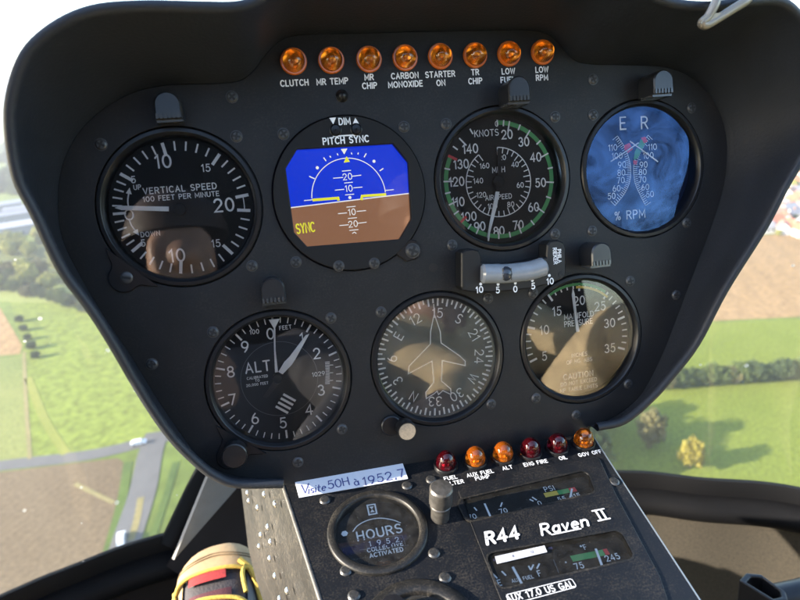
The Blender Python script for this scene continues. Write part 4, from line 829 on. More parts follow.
# triple tachometer
g = Gauge('rpm', 'tachometer', 'round gauge marked E and R with two crossing rpm scales behind glass with a blue-tinted reflection', 'gauge', zd=-0.008, inner=.0048, glassm=glass('blue_reflection_glass', 1.62, coat=(.26, .48, 1.0), smear=.75, smscale=38))  # glossy colour tinted blue to stand in for the reflected sky
K = lambda x, y: (570 + x / 3.16, 60 + y / 3.16)
KL = lambda p: g.L(*K(*p))
g.txt('E', *K(167, 200), .0074, .11); g.txt('R', *K(235, 198), .0074, .11)
la = catmull([KL(p) for p in [(150, 240), (172, 275), (187, 315), (192, 350), (187, 390), (170, 425), (142, 460)]], 12)
lb = catmull([KL(p) for p in [(246, 238), (222, 270), (205, 310), (200, 350), (205, 390), (220, 425), (238, 460)]], 12)
for cv, sg in ((la, -1), (lb, 1)):
    g.mk.stroke(cv, .0003, g.zm, 0, False)
    for i in range(0, len(cv), 2):
        d = (cv[min(i + 1, len(cv) - 1)] - cv[max(i - 1, 0)]).normalized(); nn = Vector((-d.y, d.x)); nn = nn if nn.x * sg > 0 else -nn
        g.mk.stroke([cv[i], cv[i] + nn * (.0042 if i % 8 == 0 else .0026)], .00035, g.zm, 0, False)
for t, x, y in [('110', 134, 277), ('100', 148, 303), ('90', 163, 331), ('80', 161, 356), ('70', 159, 380), ('60', 146, 406), ('50', 130, 430)]: g.txt(t, *K(x, y), .0036, .10, gap=.2)
for t, x, y in [('110', 259, 275), ('100', 246, 302), ('90', 231, 331), ('80', 228, 354), ('70', 227, 378), ('60', 236, 402), ('50', 251, 424)]: g.txt(t, *K(x, y), .0036, .10, gap=.2)
g.txt('% RPM', *K(188, 489), .0052, .11)
g.mk.poly([KL(p) for p in [(170, 270), (186, 262), (197, 282), (183, 294), (170, 284)]], g.zm + .00004, 3)
g.mk.poly([KL(p) for p in [(222, 250), (237, 262), (212, 312), (199, 315), (203, 290)]], g.zm + .00004, 1)
g.mk.poly([KL(p) for p in [(222, 246), (236, 243), (244, 258), (232, 264)]], g.zm + .00005, 3); g.mk.poly([KL(p) for p in [(198, 318), (212, 318), (208, 332), (199, 330)]], g.zm + .00005, 3)
gd = g.done(); z = g.zd + .0016
for a, b_ in (((128, 321), (216, 262)), ((281, 321), (192, 256))):
    p, q = g.L(*K(*a), z), g.L(*K(*b_), z); d = (q - p).normalized(); e = Vector((-d.y, d.x)) * .00035
    g.needle([p - e, q - e, q + e, p + e]); z += .0012
g.dial.data.materials[0] = mat('dial_reflection_blue', (0.006, 0.010, 0.03), 0.5, spec=.2, var=.3, vscale=60)  # blue of the reflection put into the dial colour
# altimeter
g = Gauge('alt', 'altimeter', 'round gauge marked ALT with a ring of digits and two white hands near one', 'gauge', ear=(231, 452), zd=-.0062)
Q = lambda x, y: (195 + x / 3, 270 + y / 3)
for i in range(50): g.tick(i * 7.2, .0316 if i % 5 == 0 else .0332, .0366, .0011 if i % 5 == 0 else .0006)
for t, x, y in [('0', 226, 191), ('1', 320, 205), ('2', 365, 250), ('3', 378, 360), ('4', 342, 418), ('5', 264, 458), ('6', 180, 445), ('7', 112, 388), ('8', 107, 305), ('9', 150, 230)]: g.txt(t, *Q(x, y), .0060, .12)
g.txt('100', *Q(178, 185), .0024, .14); g.txt('FEET', *Q(271, 172), .0022, .14); g.txt('ALT', *Q(188, 290), .0058, .13)
for t, y in [('CALIBRATED', 321), ('TO', 331), ('20,000 FEET', 342)]: g.txt(t, *Q(187, y), .0014, .16, mi=0)
g.arc(0, 360, .0222, .0003, 5)
for i in range(15):
    g.mk.stroke([g.L(*Q(392 - abs(i - 7) * .3, 276 + i * 4.6)), g.L(*Q(404 + (10 if i % 5 == 2 else 0), 275 + i * 4.6))], .0004, g.zm, 0, False)
g.txt('1029', *Q(370, 311), .0024, .13)
q = g.L(*Q(272, 400)); ang = R(-38)
for i in range(4):
    o_ = Vector((-.0045 + i * .003, 0)); d = Vector((math.cos(ang), math.sin(ang))); pp = q + Vector((o_.x * .75, -o_.x * .9)) * -1
    w_ = .0042; pp = q + Vector((math.sin(-ang), math.cos(ang))) * (-.0042 + i * .0028)
    g.mk.stroke([pp - d * w_, pp + d * w_], .0014, g.zm, 0, False)
g.done(); z = g.zd + .0022; NL = lambda x, y: g.L(*Q(x, y), z)
g.needle([NL(*p) for p in [(343, 192), (300, 270), (290, 285), (263, 313), (250, 306), (268, 276), (283, 261), (332, 196)]])
z = g.zd + .0034
g.needle([NL(*p) for p in [(221, 149), (254, 146), (241, 172), (242, 240), (249, 306), (240, 307), (237, 240), (236, 174)]], z=.0034)
z = g.zd + .0014; t0 = MB(); t0.prism([NL(*p) for p in [(240, 318), (256, 318), (250, 345), (215, 385), (205, 380), (232, 340)]], z, z + .0004); t0.build('needle_tail', M_bezel, g.root); g.hub(NL(247, 324), .0030, .0042)
kb = g.L(234.5, 456, .012); b = MB(); b.lathe([(.0050, .001), (.0050, .004), (.0068, .0045), (.0068, .0125), (.0064, .0132), (.0002, .0134)], 40, (kb.x, kb.y, 0)); kn = b.build('setting_knob', M_knob, g.root, True, angle=30)
b = MB(); b.lathe([(.0069, .0118), (.00695, .0126), (.0066, .0133)], 40, (kb.x, kb.y, 0)); b.build('bright_rim', M_steel, kn, True)  # bright steel ring round the knob edge
# directional gyro
g = Gauge('dg', 'heading_indicator', 'round compass gauge with a white aeroplane outline and letters N E S W', 'gauge', zd=-.0055, glassm=M_dglass)
D = lambda x, y: (360 + x / 3.527, 280 + y / 3.527)
hd = 6.5
for i in range(72):
    a = hd + i * 5; g.tick(a, .0322 if i % 2 == 0 else .0340, .0368, .0011 if i % 2 == 0 else .0010)
for i, t in enumerate(['15', 'S', '21', '24', 'W', '30', '33', 'N', '3', '6', 'E', '12']):
    a = R(hd + i * 30); text(g.mk, t, (math.sin(a) * .0278, math.cos(a) * .0278), .0056, .12, g.zm, -a, 0, gap=.22)
g.done(); b = MB(); zp = -.0024
pl = [(262, 118), (268, 137), (283, 182), (286, 222), (352, 268), (371, 286), (371, 302), (290, 284), (287, 356), (320, 384), (321, 404), (292, 390), (277, 404), (272, 392), (262, 401), (234, 418), (232, 396), (260, 361), (254, 286), (170, 331), (173, 304), (248, 226), (249, 182), (258, 137), (262, 118)]
b.stroke([g.L(*D(*p), zp) for p in pl], .0006, zp); b.stroke([g.L(*D(260, 86), zp), g.L(*D(262, 120), zp)], .0006, zp)
b.build('aeroplane_outline', M_white, g.root)
kb = g.L(407, 431, .013); b = MB(); b.lathe([(.0042, .001), (.0042, .005), (.0056, .0055), (.0058, .013), (.0054, .0138), (.0002, .014)], 36, (kb.x, kb.y, 0)); kn = b.build('setting_knob', M_knob, g.root, True, angle=30)
b = MB(); b.disc(.0050, .0141, 32, kb); b.build('sunlit_cap', mat('sunlit_tan_tint', (0.22, 0.18, 0.13), .5, var=.3, vscale=900), kn)  # sunlight on the knob tip put into the cap colour
e = g.L(389, 422); b = MB(); b.lathe([(.0062, .0003), (.0062, .002), (.0055, .0026), (.0001, .0026)], 32, (e.x, e.y, 0)); b.build('mounting_ear', M_bezel, g.root, True)
# manifold pressure
g = Gauge('map', 'manifold_pressure_gauge', 'round gauge marked MANIFOLD PRESSURE with green and yellow arcs and a CAUTION note', 'gauge', zd=-.0062)
U = lambda x, y: (515 + x / 3.747, 260 + y / 3.747)
ms = [('5', 110, 360, 75, 372), ('10', 110, 262, 78, 258), ('15', 157, 192, 140, 153), ('20', 240, 152, 240, 108), ('25', 318, 173, 340, 132), ('30', 354, 236, 396, 218), ('35', 355, 330, 394, 330)]
angs = []
for t, x, y, tx, ty in ms: angs.append(g.ang(*U(tx, ty))); g.txt(t, *U(x, y), .0054, .12, sx=.92)
for i, a in enumerate(angs):
    g.tick(a, .0305, .0358, .0014)
    if i:
        for k in range(1, 5): g.tick(angs[i - 1] + (a - angs[i - 1]) * k / 5, .0322, .0358, .0009, 0, .00002)
g.arc(angs[2] + 1, angs[4] - 3, .0349, .0017, 1); g.arc(angs[3] - 4, angs[4] + 3, .0330, .0016, 2, .00001)
g.txt('MANIFOLD', *U(239, 207), .0034, .13, gap=.2, sx=.95); g.txt('PRESSURE', *U(237, 234), .0034, .13, gap=.2, sx=.9); g.txt('INCHES', *U(240, 354), .0024, .13); g.txt('OF HG. ABS', *U(240, 377), .0024, .13, gap=.2)
g.txt('CAUTION', *U(236, 431), .0036, .13); g.txt('DO NOT EXCEED', *U(238, 456), .0024, .13, gap=.2); g.txt('MP TABLE LIMITS', *U(238, 479), .0024, .13, gap=.2)
g.done(); z = g.zd + .002
g.needle([g.L(*U(*p), z) for p in [(217, 104), (224, 128), (231, 200), (242, 268), (230, 270), (222, 202), (213, 130)]])
# ------------------------------------------------------------------ console below the panel
con = thing('center_console', 'narrow dusty black console with small gauges and rivets, rising from the floor to the panel', 'console', C4.copy())
tl, bl, tr, br = CB(283, 487), CB(320, 600), CB(590, 432), CB(700, 600)
def lerp(a, b_, t): return a + (b_ - a) * t
L0 = Vector((tl.x, 0.0006, 0)); Lk = lerp(tl, bl, 1.9); Rk = lerp(tr, br, 1.25); Rk.y = Lk.y
HM = CB(377.7, 531); HR = 0.0262
h2 = CB(421, 639); h2r = .0275
n_ = lambda x, y: (265 + x / 2.963, 400 + y / 2.963)
w1 = rrect([CB(440 + x / 3.636, 460 + y / 3.636) for x, y in [(58, 150), (535, 38), (566, 122), (98, 232)]], .0042)
w2 = rrect([CB(440 + x / 3.636, 460 + y / 3.636) for x, y in [(160, 345), (655, 255), (712, 362), (212, 477)]], .0045)
ol = [(L0.x, L0.y), (Lk.x, Lk.y), (Rk.x, Rk.y), (tr.x, 0.0006)]
plate('face_plate', ol, [circ(HM, HR - .002), circ(h2, h2r - .003), w1, w2], -.002, 0, M_console, con)
# sub-plate under the right-hand gauges, a thin raised sheet with the same windows
s1 = [CB(440 + x / 3.636, 460 + y / 3.636) for x, y in [(62, 108), (575, -10), (640, 130), (800, 430), (830, 520), (270, 640)]]
plate('gauge_plate', rrect(s1, .003), [w1, w2], .0002, .0010, M_console, con, .0003)
# sides
flo = C4.inverted()
def wl(v): return flo @ v
sdl = [wl(at_t(241, 486, .575)), wl(at_t(248, 546, .56)), wl(at_t(256, 580, .55)), wl(at_t(270, 620, .54)), wl(at_t(300, 690, .52))]
top = [Vector((L0.x, L0.y, -.0005))] + [Vector((*lerp(L0, Lk, t).to_2d(), -.0005)) for t in (.28, .47, .66, 1)]
b = MB(); NN = 5; vs = []
for a, c_ in zip(top, sdl):
    for k in range(NN + 1):
        t = k / NN; q = lerp(a, c_, t)
        q += Vector((-.007 * math.sin(math.pi * min(1, t * 5)) if t < .2 else 0, 0, 0)); vs.append(q)
b.add(vs, [(i * (NN + 1) + k, i * (NN + 1) + k + 1, (i + 1) * (NN + 1) + k + 1, (i + 1) * (NN + 1) + k) for i in range(4) for k in range(NN)])
side = b.build('side_panel', M_side, con, True, angle=80)
dR = .35; b = MB(); up_l = flo.to_3x3() @ Vector((0, 0, -dR))
q = [Vector((tr.x, .0006, -.0005)), Vector((Rk.x, Rk.y, -.0005))]; b.add([q[0], q[1], q[1] + up_l, q[0] + up_l], [(0, 1, 2, 3)])
b.add([Vector((L0.x, .002, -.001)), Vector((tr.x, .002, -.001)), Vector((tr.x, .002, -.001)) + up_l, Vector((L0.x - .03, .002, -.001)) + up_l], [(0, 1, 2, 3)])
b.build('far_side', M_console, con)
# worn bright edges of the folded sheet
b = MB(); b.tube([Vector((L0.x + .0002, L0.y, -.0009)), Vector((Lk.x + .0002, Lk.y, -.0009))], .0013); b.build('worn_left_edge', mat('worn_edge_paint', (0.085, .082, .076), .45, metal=.4, var=.4, vscale=120), con, True)
b = MB(); b.tube([Vector((tr.x + .0002, .0005, -.0006)), Vector((Rk.x + .0002, Rk.y, -.0006))], .0007); b.build('worn_right_edge', mat('worn_edge_alloy', (0.20, .22, .235), .4, metal=.6), con, True)
# rivets on the lit side
rv = MB(); rv.lathe([(.0021, 0), (.0019, .0008), (.0012, .0014), (.0002, .0016)], 16); ro_ = rv.build('rivet', M_steel, None, True); rme = ro_.data; bpy.data.objects.remove(ro_)
def on_side(px, py):
    d = flo.to_3x3() @ ray(px, py); o_ = flo @ Vector((0, 0, 0))
    a, c_, e_ = top[0], top[2], sdl[2]; nn = (c_ - a).cross(e_ - a).normalized(); t = nn.dot(a - o_) / nn.dot(d); return o_ + d * t, nn
for x, y in [(345, 195), (350, 225), (412, 200), (385, 250), (455, 235), (425, 322), (397, 352), (435, 378), (390, 395), (432, 440), (452, 505), (500, 560), (470, 590)]:
    p, nn = on_side(160 + x / 3.753, 440 + y / 3.753); nn = nn if nn.x < 0 else -nn
    o = link('rivet', rme, con); o.location = p + nn * .0035; o.rotation_euler = nn.to_track_quat('Z', 'Y').to_euler(); o.scale = (1.15,) * 3
S_D = screw_mesh(.0030, .0028, m=mat('console_screw_metal', (.055, .054, .052), .38, metal=.6))
for px, py in [(325, 500.5), (407, 486), (346, 571), (434, 553.5), (445, 578), (354, 596), (431, 480), (614, 482)]:
    p = CB(px, py); screw(con, p.x, p.y, .0003 if px < 600 else .0003, S_D)
b = MB()
for s_, x, y in [('FUEL', 122, 271), ('FILTER', 138, 291), ('AUX FUEL', 240, 254), ('PUMP', 249, 271), ('ALT', 349, 232), ('ENG FIRE', 462, 213), ('OIL', 571, 193), ('GOV OFF', 679, 175)]:
    p = CB(420 + x / 4, 410 + y / 4, .0012); text(b, s_, p, .0026, .2, .0014 if s_ not in ('FUEL', 'FILTER') else .0012, gap=.2)
Z = lambda x, y: CB(440 + x / 3.636, 460 + y / 3.636, .0012)
text(b, 'R44', Z(221, 276), .0070, .25, .0013, .0, gap=.2, shear=.22, sx=1.02)
p = Z(446, 239); text(b, 'Raven', p, .0066, .19, .0013, shear=.25, gap=.17, sx=1.18)
b.stroke([(p.x - .0085, p.y - .0043), (p.x + .0085, p.y - .0043)], .0008, .0014)
q = Z(585, 201)
for dx in (-.0016, .0016): b.stroke([(q.x + dx, q.y - .003), (q.x + dx, q.y + .003)], .0012, .0013)
for dy in (-.0034, .0034): b.stroke([(q.x - .0036, q.y + dy), (q.x + .0036, q.y + dy)], .0009, .0014)
b.build('lettering', mat('console_white_lettering', (.46, .47, .49), .6), con)
q = [Z(236, 492), Z(478, 432), Z(497, 462), Z(262, 525)]; b = MB(); rr = rrect(q, .0012); b.stroke(rr + [rr[0]], .0004, .0014); text(b, 'AUX 17.0 US GAL', Z(364, 478), .0032, .19, .0014, .0, gap=.19, sx=.97); b.build('placard', MATS['console_white_lettering'], con)

# hour meter
hm = thing('hour_meter', 'small round dusty meter marked HOURS set in the console below the paper strip', 'meter', C4 @ Matrix.Translation((HM.x, HM.y, 0)))
def hl(x, y, wz=-.003): p = CB(290 + x / 5, 480 + y / 5, wz); return Vector((p.x - HM.x, p.y - HM.y))
b = MB(); b.lathe([(HR + .0012, -.001), (HR + .0012, .0014), (HR + .0004, .0021), (HR - .0026, .0024), (HR - .0032, .0020), (HR - .0036, .0003), (HR - .0037, -.004)], 80); b.build('bezel', M_ring, hm, True, angle=60)
b = MB(); b.disc(HR - .0034, -.003, 64); hd_ = b.build('dial', M_dial, hm)
b = MB(); zz = -.0028
p = [hl(*q_) for q_ in [(386, 128), (424, 122), (434, 168), (396, 175)]]; b.stroke(p + [p[0]], .0009, zz); b.poly([p[0] * .8 + p[2] * .2, p[1] * .8 + p[3] * .2, (p[0] + p[2]) / 2], zz); b.poly([p[2] * .8 + p[0] * .2, p[3] * .8 + p[1] * .2, (p[0] + p[2]) / 2], zz)
b.stroke(catmull([hl(*q_) for q_ in [(315, 258), (340, 228), (390, 202), (450, 192), (510, 200), (552, 215)]], 6), .0006, zz)
text(b, 'HOURS', hl(447, 262), .0056, .16, zz); text(b, 'COLLECTIVE', hl(475, 336), .0024, .2, zz, gap=.2); text(b, 'ACTIVATED', hl(482, 364), .0024, .2, zz, gap=.2)
c_ = hl(273, 270); b.poly(circ(c_, .0019, 6), zz)
p = [hl(*q_) for q_ in [(330, 300), (560, 278), (580, 330), (350, 352)]]; b.stroke(p, .0004, zz, 1)
b.build('markings', [M_white, M_grey], hd_)
for i in range(4):
    c_ = hl(400 + i * 45, 323 - i * 7); b = MB(); b.prism([c_ + Vector(v) for v in [(-.0019, -.0022), (.0019, -.0022), (.0019, .0022), (-.0019, .0022)]], -.0029, -.0024, 0); text(b, '1952'[i], c_, .0030, .14, -.0023, mi=1); b.build('counter_wheel', [M_bezel, M_white], hm)
b = MB(); b.disc(HR - .0035, .0002, 64); b.build('glass', glass('dusty_meter_glass', 1.5, specks=.45, sscale=1300, veil=.03), hm)
# lower gauge, only its top edge in view
lg = thing('lower_console_gauge', 'round gauge cut by the lower edge of the picture, nearest the HOURS meter', 'gauge', C4 @ Matrix.Translation((h2.x, h2.y, 0)))
b = MB(); r_ = h2r; b.lathe([(r_ + .002, -.001), (r_ + .002, .0016), (r_ + .001, .0024), (r_ - .0045, .0028), (r_ - .0054, .002), (r_ - .006, -.001), (r_ - .006, -.004)], 80); b.build('bezel', M_ring, lg, True, angle=60)
b = MB(); b.disc(r_ - .0058, -.003, 64); dd = b.build('dial', M_dial, lg); b = MB()
for i in range(-5, 6): c_ = Vector((math.sin(i * .3), math.cos(i * .3))); b.stroke([c_ * (r_ - .0115), c_ * (r_ - .0085)], .0008, -.0028, 0, False)
b.build('markings', M_white, dd); b = MB(); b.disc(r_ - .006, 0, 64); b.build('glass', M_dglass, lg)
k_ = CB(393, 604, .01); b = MB(); b.lathe([(.0062, .0005), (.0062, .008), (.0056, .009), (.0001, .0094)], 32, (k_.x - h2.x, k_.y - h2.y, 0)); b.build('setting_knob', M_knob, lg, True)
# strip gauges
def strip(name, label, win):
    c_ = sum((Vector(q_) for q_ in win), Vector((0, 0))) / len(win)
    t = thing(name, label, 'gauge', C4 @ Matrix.Translation((c_.x, c_.y, 0)), 'strip gauges in the console')
    wl_ = [Vector(q_) - c_ for q_ in win]
    b = MB(); b.add([(q_.x, q_.y, .0008) for q_ in wl_] + [(q_.x, q_.y, -.006) for q_ in wl_], [(i, (i + 1) % len(wl_), len(wl_) + (i + 1) % len(wl_), len(wl_) + i) for i in range(len(wl_))]); b.stroke([q_ * 1.0 for q_ in wl_] + [wl_[0]], .0011, .0011); b.build('surround', M_ring, t)
    b = MB(); b.poly([q_ * 1.01 for q_ in wl_], -.004); d_ = b.build('dial', M_dial, t)
    b = MB(); b.poly([q_ * .99 for q_ in wl_], .0004); b.build('glass', glass('dusty_strip_glass', 1.5, specks=.4, sscale=1200, veil=.025), t)
    def f(x, y, wz=-.0037): p_ = CB(440 + x / 3.636, 460 + y / 3.636, wz); return Vector((p_.x - c_.x, p_.y - c_.y))
    return t, d_, f
t, d_, f = strip('oil_pressure_gauge', 'upper strip gauge with PSI scale of yellow, green and red under the console lights', w1)
b = MB(); zz = -.0037
for a, c_ in [((88, 178), (100, 190)), ((124, 172), (134, 184)), ((226, 154), (220, 170)), ((335, 135), (352, 146)), ((326, 143), (340, 150))]: b.stroke([f(*a), f(*c_)], .0008, zz, 0, False)
text(b, '70', f(117, 206), .0030, .14, zz); text(b, '70', f(230, 185), .0030, .14, zz); text(b, '0', f(362, 157), .0030, .14, zz); text(b, 'PSI', f(397, 104), .0034, .13, zz); text(b, '55', f(443, 142), .0032, .14, zz); text(b, '115', f(494, 131), .0032, .14, zz)
text(b, 'OIL', f(394, 171), .0018, .15, zz); text(b, 'PRESS', f(460, 158), .0018, .15, zz)
b.stroke([f(380, 129), f(428, 119)], .0032, zz, 2, False); b.stroke([f(429, 119), f(470, 111)], .0032, zz, 1, False); b.stroke([f(471, 111), f(494, 106)], .0032, zz, 3, False)
b.build('markings', [M_white, M_green, M_yellow, M_red], d_)
for a, c_ in [((162, 158), (188, 216)), ((480, 104), (468, 166))]: b = MB(); b.stroke([f(*a, -.002), f(*c_, -.002)], .0011, -.002, 0, False); b.build('needle', M_white, t)
t, d_, f = strip('fuel_and_temperature_gauge', 'lower strip gauge with E and F marks, a green bar and a paper strip', w2)
b = MB()
for a, c_ in [((190, 412), (208, 430)), ((224, 404), (240, 420)), ((322, 385), (330, 400)), ((340, 380), (330, 400)), ((362, 376), (352, 395)), ((455, 372), (460, 372))]: b.stroke([f(*a), f(*c_)], .0008, zz, 0, False)
text(b, 'E', f(216, 446), .0030, .14, zz); text(b, 'F', f(361, 412), .0030, .14, zz); text(b, '75', f(505, 385), .0032, .14, zz); text(b, '245', f(626, 354), .0032, .14, zz); text(b, '°F', f(522, 318), .0028, .14, zz); text(b, 'OIL TEMP', f(545, 402), .0018, .15, zz)
text(b, 'AUX FUEL', f(300, 432), .0018, .15, zz)
b.stroke([f(478, 360), f(596, 337)], .0036, zz, 1, False); b.stroke([f(597, 336), f(612, 333)], .0036, zz, 3, False)
b.stroke([f(412, 362), f(432, 412)], .0005, zz, 4, False)
b.build('markings', [M_white, M_green, M_yellow, M_red, M_grey], d_)
for a, c_ in [((264, 388), (304, 462)), ((566, 322), (592, 392))]: b = MB(); b.stroke([f(*a, -.002), f(*c_, -.002)], .0013, -.002, 0, False); b.build('needle', M_white, t)
sl_ = [CB(440 + x / 3.636, 460 + y / 3.636, .0016) for x, y in [(200, 350), (380, 310), (390, 334), (208, 377)]]
c_ = sum((q_.to_2d() for q_ in sl_), Vector((0, 0))) / 4
b = MB(); b.prism([q_.to_2d() - c_ for q_ in sl_], .0013, .0015)
for i, t_ in enumerate(['4', '8', '12', '16']): text(b, t_, (-.015 + i * .0105, 0), .0014, .14, .0016, 0, 1)
o = b.build('paper_strip', [mat('strip_paper', (.33, .34, .37), .7), mat('ink_dark', (.02, .02, .06), .6)], None, mw=C4 @ Matrix.Translation((c_.x, c_.y, 0)) @ Matrix.Rotation(0.0, 4, 'Z'))
tag(o, 'thin white paper strip with tiny figures stuck across the lower strip gauge', 'paper strip')
# hand-written note
nq = [CB(*p, .001) for p in [(294.5, 480.5), (402.5, 462.5), (408, 478.5), (299, 497.5)]]; c_ = sum((q_.to_2d() for q_ in nq), Vector((0, 0))) / 4
note = thing('paper_note', 'white paper strip with blue handwriting taped below the altimeter', 'paper note', C4 @ Matrix.Translation((c_.x, c_.y, 0)))
b = MB(); b.prism([q_.to_2d() - c_ for q_ in nq], .0006, .0009); pp = b.build('sheet', mat('paper_white', (.52, .53, .57), .7), note)
b = MB(); ink = mat('blue_ink', (.03, .035, .16), .6)
def nt_(x, y): p_ = CB(265 + x / 2.963, 400 + y / 2.963, .001); return p_.to_2d() - c_
text(b, 'V', nt_(117, 263), .0066, .11, .0010, .03, shear=.1); text(b, 'isite', nt_(152, 262), .0056, .11, .0010, .03, gap=.18, shear=.2, sx=.80)
text(b, '50H', nt_(217, 246), .0060, .11, .0010, .04, gap=.16, sx=.92); text(b, 'à', nt_(270, 243), .0052, .12, .0010, .04); text(b, '1952,7', nt_(350, 229), .0062, .11, .0010, .05, gap=.26, shear=.08, sx=.95)
b.build('handwriting', ink, pp)
# ------------------------------------------------------------------ warning lights
AMB = mat('amber_lens', (0.95, 0.22, 0.012), 0.06, trans=0.9); REDL = mat('red_lens', (0.13, 0.004, 0.010), 0.06, trans=0.9)
AMBR = mat('amber_collar', (0.55, 0.13, 0.015), 0.25, coat=.5); REDR = mat('red_collar', (0.09, 0.008, 0.012), 0.3, coat=.5)
AMBS = [AMB, mat('amber_lens_dark', (0.86, 0.17, 0.010), 0.08, trans=0.88), mat('amber_lens_light', (1.0, 0.26, 0.018), 0.05, trans=0.9)]
BULB = mat('lamp_reflector', (0.75, 0.70, 0.62), 0.25, metal=1)
def warning(mw, red, label, grp, sc=1.0, tall=1.0):
    t = thing('warning_light', label, 'warning light', mw @ Matrix.Scale(sc, 4), grp)
    b = MB(); b.lathe([(.0074, -.001), (.0074, .0012), (.0070, .0018), (.0062, .0018), (.0060, .0005)], 36); b.build('collar', (REDR if red else AMBR) if tall < 1.2 else M_knob, t, True)
    b = MB(); hh = .0062 * tall; b.lathe([(.0061, .0003), (.0061, .0025 * tall)] + [(.0061 * math.cos(R(a)), .0025 * tall + hh * math.sin(R(a))) for a in (15, 30, 45, 60, 72, 82, 89.5)], 36); b.build('lens', REDL if red else random.choice(AMBS), t, True)
    rz = random.uniform(0, 6); b = MB(); b.lathe([(.0057, .0004), (.0050, .0010), (.0030, .0008), (.0020, .0008), (.0020, .0026), (.0014, .0036), (.0002, .0040)], 24, cap=True); bo = b.build('bulb', BULB, t, True); bo.rotation_euler = (random.uniform(-.14, .14), random.uniform(-.14, .14), rz)
words = ['CLUTCH', 'MR TEMP', 'MR CHIP', 'CARBON MONOXIDE', 'STARTER ON', 'TR CHIP', 'LOW FUEL', 'LOW RPM']
for (px, py), s_ in zip([(293.7, 60.5), (331.5, 59.5), (369.4, 58.5), (405.6, 57), (441.0, 55.5), (476.0, 54.5), (510.0, 53), (543.6, 51.5)], words):
    p = PB(px, py, .002); warning(P4 @ Matrix.Translation((p.x, p.y, 0)), False, 'amber dome warning light above the word ' + s_, 'amber lights along the top of the panel', .98)
for (x, y), red, s_ in zip([(103, 222), (220, 206), (330, 187), (440, 170), (547, 152), (652, 132)], [1, 0, 0, 1, 1, 0], ['FUEL FILTER', 'AUX FUEL PUMP', 'ALT', 'ENG FIRE', 'OIL', 'GOV OFF']):
    p = CB(420 + x / 4, 410 + y / 4, .001); warning(C4 @ Matrix.Translation((p.x, p.y, .0008)), red, ('dark red' if red else 'amber') + ' warning light on the console above the words ' + s_ if ' ' in s_ else ('dark red' if red else 'amber') + ' warning light on the console above the word ' + s_, 'warning lights along the top of the console', 1.0, 1.3)
# ------------------------------------------------------------------ eyebrow post lights
def post(mw, label, L=.016, sc=1.0, worn=False):
    t = thing('post_light', label, 'post light', mw @ Matrix.Scale(sc, 4), 'black eyebrow post lights')
    r = .0066; D_ = [(r * math.cos(R(a)), .001 + r * math.sin(R(a))) for a in range(0, 181, 15)] + [(-r, -.0062), (r, -.0062)]
    b = MB(); b.prism(D_, -.0005, L, bev=.0008); b.build('body', mat('post_worn', (.16, .15, .14), .45, metal=.6, var=.4, vscale=300) if worn else mat('post_light_black', (0.016, 0.0165, 0.018), 0.28), t, True, angle=35)
    b = MB()
    for i in range(6): b.prism([(-r * .95 + i * .0021, -.0060), (-r * .95 + i * .0021 + .0012, -.0060), (-r * .95 + i * .0021 + .0012, -.0034), (-r * .95 + i * .0021, -.0034)], L - .0004, L + .0006)
    b.prism([(-r * .98, -.0076), (r * .98, -.0076), (r * .98, -.00625), (-r * .98, -.00625)], .002, L - .002); b.build('lens', mat('post_lens_smoked', (.05, .05, .05), .15), t)
for (px, py), z, s_ in [((168, 107), .0, 'eyebrow light above the VERTICAL SPEED gauge'), ((519.5, 89.5), .016, 'eyebrow light above the KNOTS gauge'), ((664, 82.5), .016, 'eyebrow light above the E and R gauge'), ((602, 255), .016, 'eyebrow light between the E and R gauge and the manifold gauge'), ((273, 291), .0, 'eyebrow light above the ALT gauge')]:
    p = PB(px, py, z if z else .008); post(P4 @ Matrix.Translation((p.x, p.y, 0)), 'black ' + s_, .016 if z else .010)
p = CB(440, 517, .0); t = thing('post_light', 'worn metallic eyebrow light standing on the console beside the HOURS meter', 'post light', C4 @ Matrix.Translation((p.x, p.y, 0)), 'black eyebrow post lights')
MW = mat('post_worn', (.085, .08, .073), .38, metal=.6, var=.5, vscale=260)
b = MB(); b.lathe([(.0052, -.0004), (.0052, .0085), (.0058, .009), (.0058, .0105), (.0052, .011), (.0052, .0125)], 32); b.build('collar', MW, t, True, angle=30)
b = MB(); b.lathe([(.0060, .0118), (.0064, .0124), (.0064, .0225), (.0056, .0236), (.0001, .0240)], 32); b.build('cap', MW, t, True, angle=30)
# ------------------------------------------------------------------ slip indicator
I = lambda x, y, z=.012: PB(440 + x / 5, 210 + y / 5, z).to_2d()
c_ = I(370, 310); inc = thing('slip_indicator', 'curved glass slip ball indicator below the KNOTS gauge, scale 10 5 0 5 10', 'slip indicator', P4 @ Matrix.Translation((c_.x, c_.y, 0)))
J = lambda x, y, z=.012: I(x, y, z) - c_
bd = [(107, 215), (125, 200), (165, 195), (195, 203), (207, 230), (207, 262), (280, 275), (370, 268), (450, 255), (532, 236), (536, 175), (555, 155), (590, 150), (618, 162), (630, 190), (630, 320), (615, 345), (560, 367), (470, 390), (370, 404), (260, 412), (160, 411), (118, 404), (107, 385)]
b = MB(); b.prism([J(*p) for p in bd], .0005, .012, bev=.0008); b.build('body', mat('slip_body_black', (.010, .010, .0105), .42, spec=.3, bump=.1, bscale=1200), inc)
tb = catmull([J(*p, .013) for p in [(205, 319), (270, 318), (330, 318), (400, 311), (460, 302), (528, 280)]], 6)
b = MB(); b.tube([(p.x, p.y, .0125) for p in tb], [.0042] + [.0058] * (len(tb) - 2) + [.0042], 16); b.build('tube', mat('slip_tube_glass', (.21, .225, .24), .18, spec=.5, var=.15, vscale=90), inc, True)
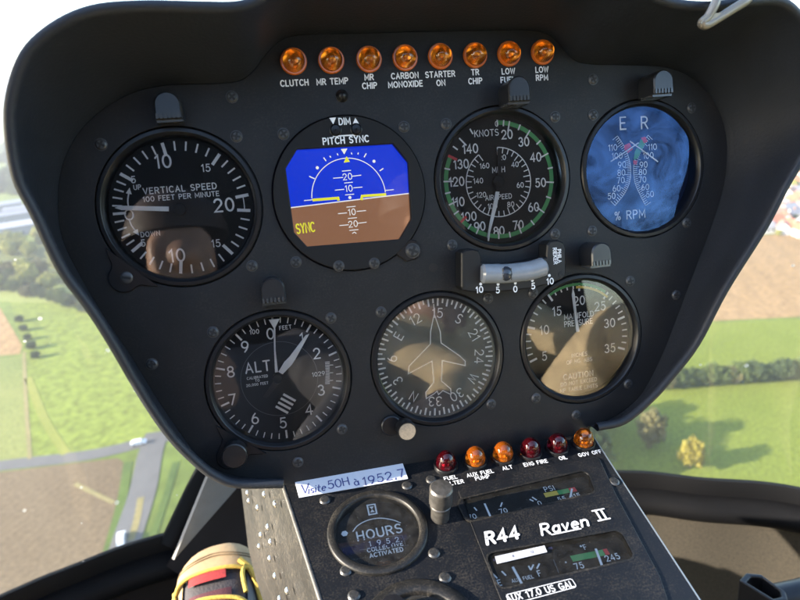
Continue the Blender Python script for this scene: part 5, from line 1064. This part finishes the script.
q = J(336, 320, .018); b = MB(); b.lathe([(.0046 * math.cos(R(a)), .0046 * math.sin(R(a))) for a in range(-85, 90, 17)], 24, (q.x, q.y, .0148)); b.build('ball', mat('slip_ball', (.03, .035, .045), .15), inc, True)
b = MB()
for x in (318, 357): b.tube([(J(x - 3, 286, .018).x, J(x, 290, .018).y, .0180), (J(x, 350, .018).x, J(x, 350, .018).y, .0180)], .0004, 6)
b.build('reference_wire', M_knob, inc)
b = MB()
for s_, x, y, dx, dy in [('10', 197, 398, 203, 370), ('5', 288, 400, 290, 371), ('0', 376, 395, 376, 365), ('5', 465, 380, 461, 352), ('10', 550, 356, 546, 327)]:
    text(b, s_, J(x, y), .0034, .19, .0122); b.disc(.0009, .0122, 12, J(dx, dy))
for s_, x in [('RIEKER', 575), ('PHILA', 596)]: text(b, s_, J(x, 230), .0022, .2, .0122, R(-90), gap=.2)
b.build('lettering', M_letter, inc)
for x, y in [(135, 375), (607, 322)]: b = MB(); b.disc(.0019, .0123, 20, J(x, y)); b.build('screw_hole', M_slot, inc)
# ------------------------------------------------------------------ clip over the hood edge
ct = PB(700, 12, .047, .195)
clp = thing('metal_clip', 'pale bent metal clip hooked over the top edge of the hood', 'clip', P4 @ Matrix.Translation(ct))
zz = lambda x, y, dz: PB(660 + x / 5.714, y / 5.714, .047 + dz, .195) - ct
b = MB()
b.tube(catmull([zz(330, -60, -.012), zz(324, -20, .006), zz(316, 20, .009), zz(275, 95, .009), zz(240, 130, .009), zz(265, 142, .009), zz(330, 105, .009), zz(420, 50, .009), zz(490, 5, .009), zz(510, -25, .006), zz(520, -60, -.012)], 6), .0023, 10, flat=((0, 0, 1), 1.0))
b.build('wire_loop', mat('clip_pale_metal', (.22, .19, .15), .4, metal=.4), clp, True)
b = MB(); q = [zz(*p, .0108) for p in [(238, 112), (280, 78), (350, 72), (332, 108), (290, 138), (250, 146), (232, 132)]]; b.add([tuple(v) for v in q] + [(v.x, v.y, v.z - .0012) for v in q], [tuple(range(7))[::-1], tuple(range(7, 14))] + [(i, (i + 1) % 7, 7 + (i + 1) % 7, 7 + i) for i in range(7)]); b.build('finger_tab', MATS['clip_pale_metal'], clp)
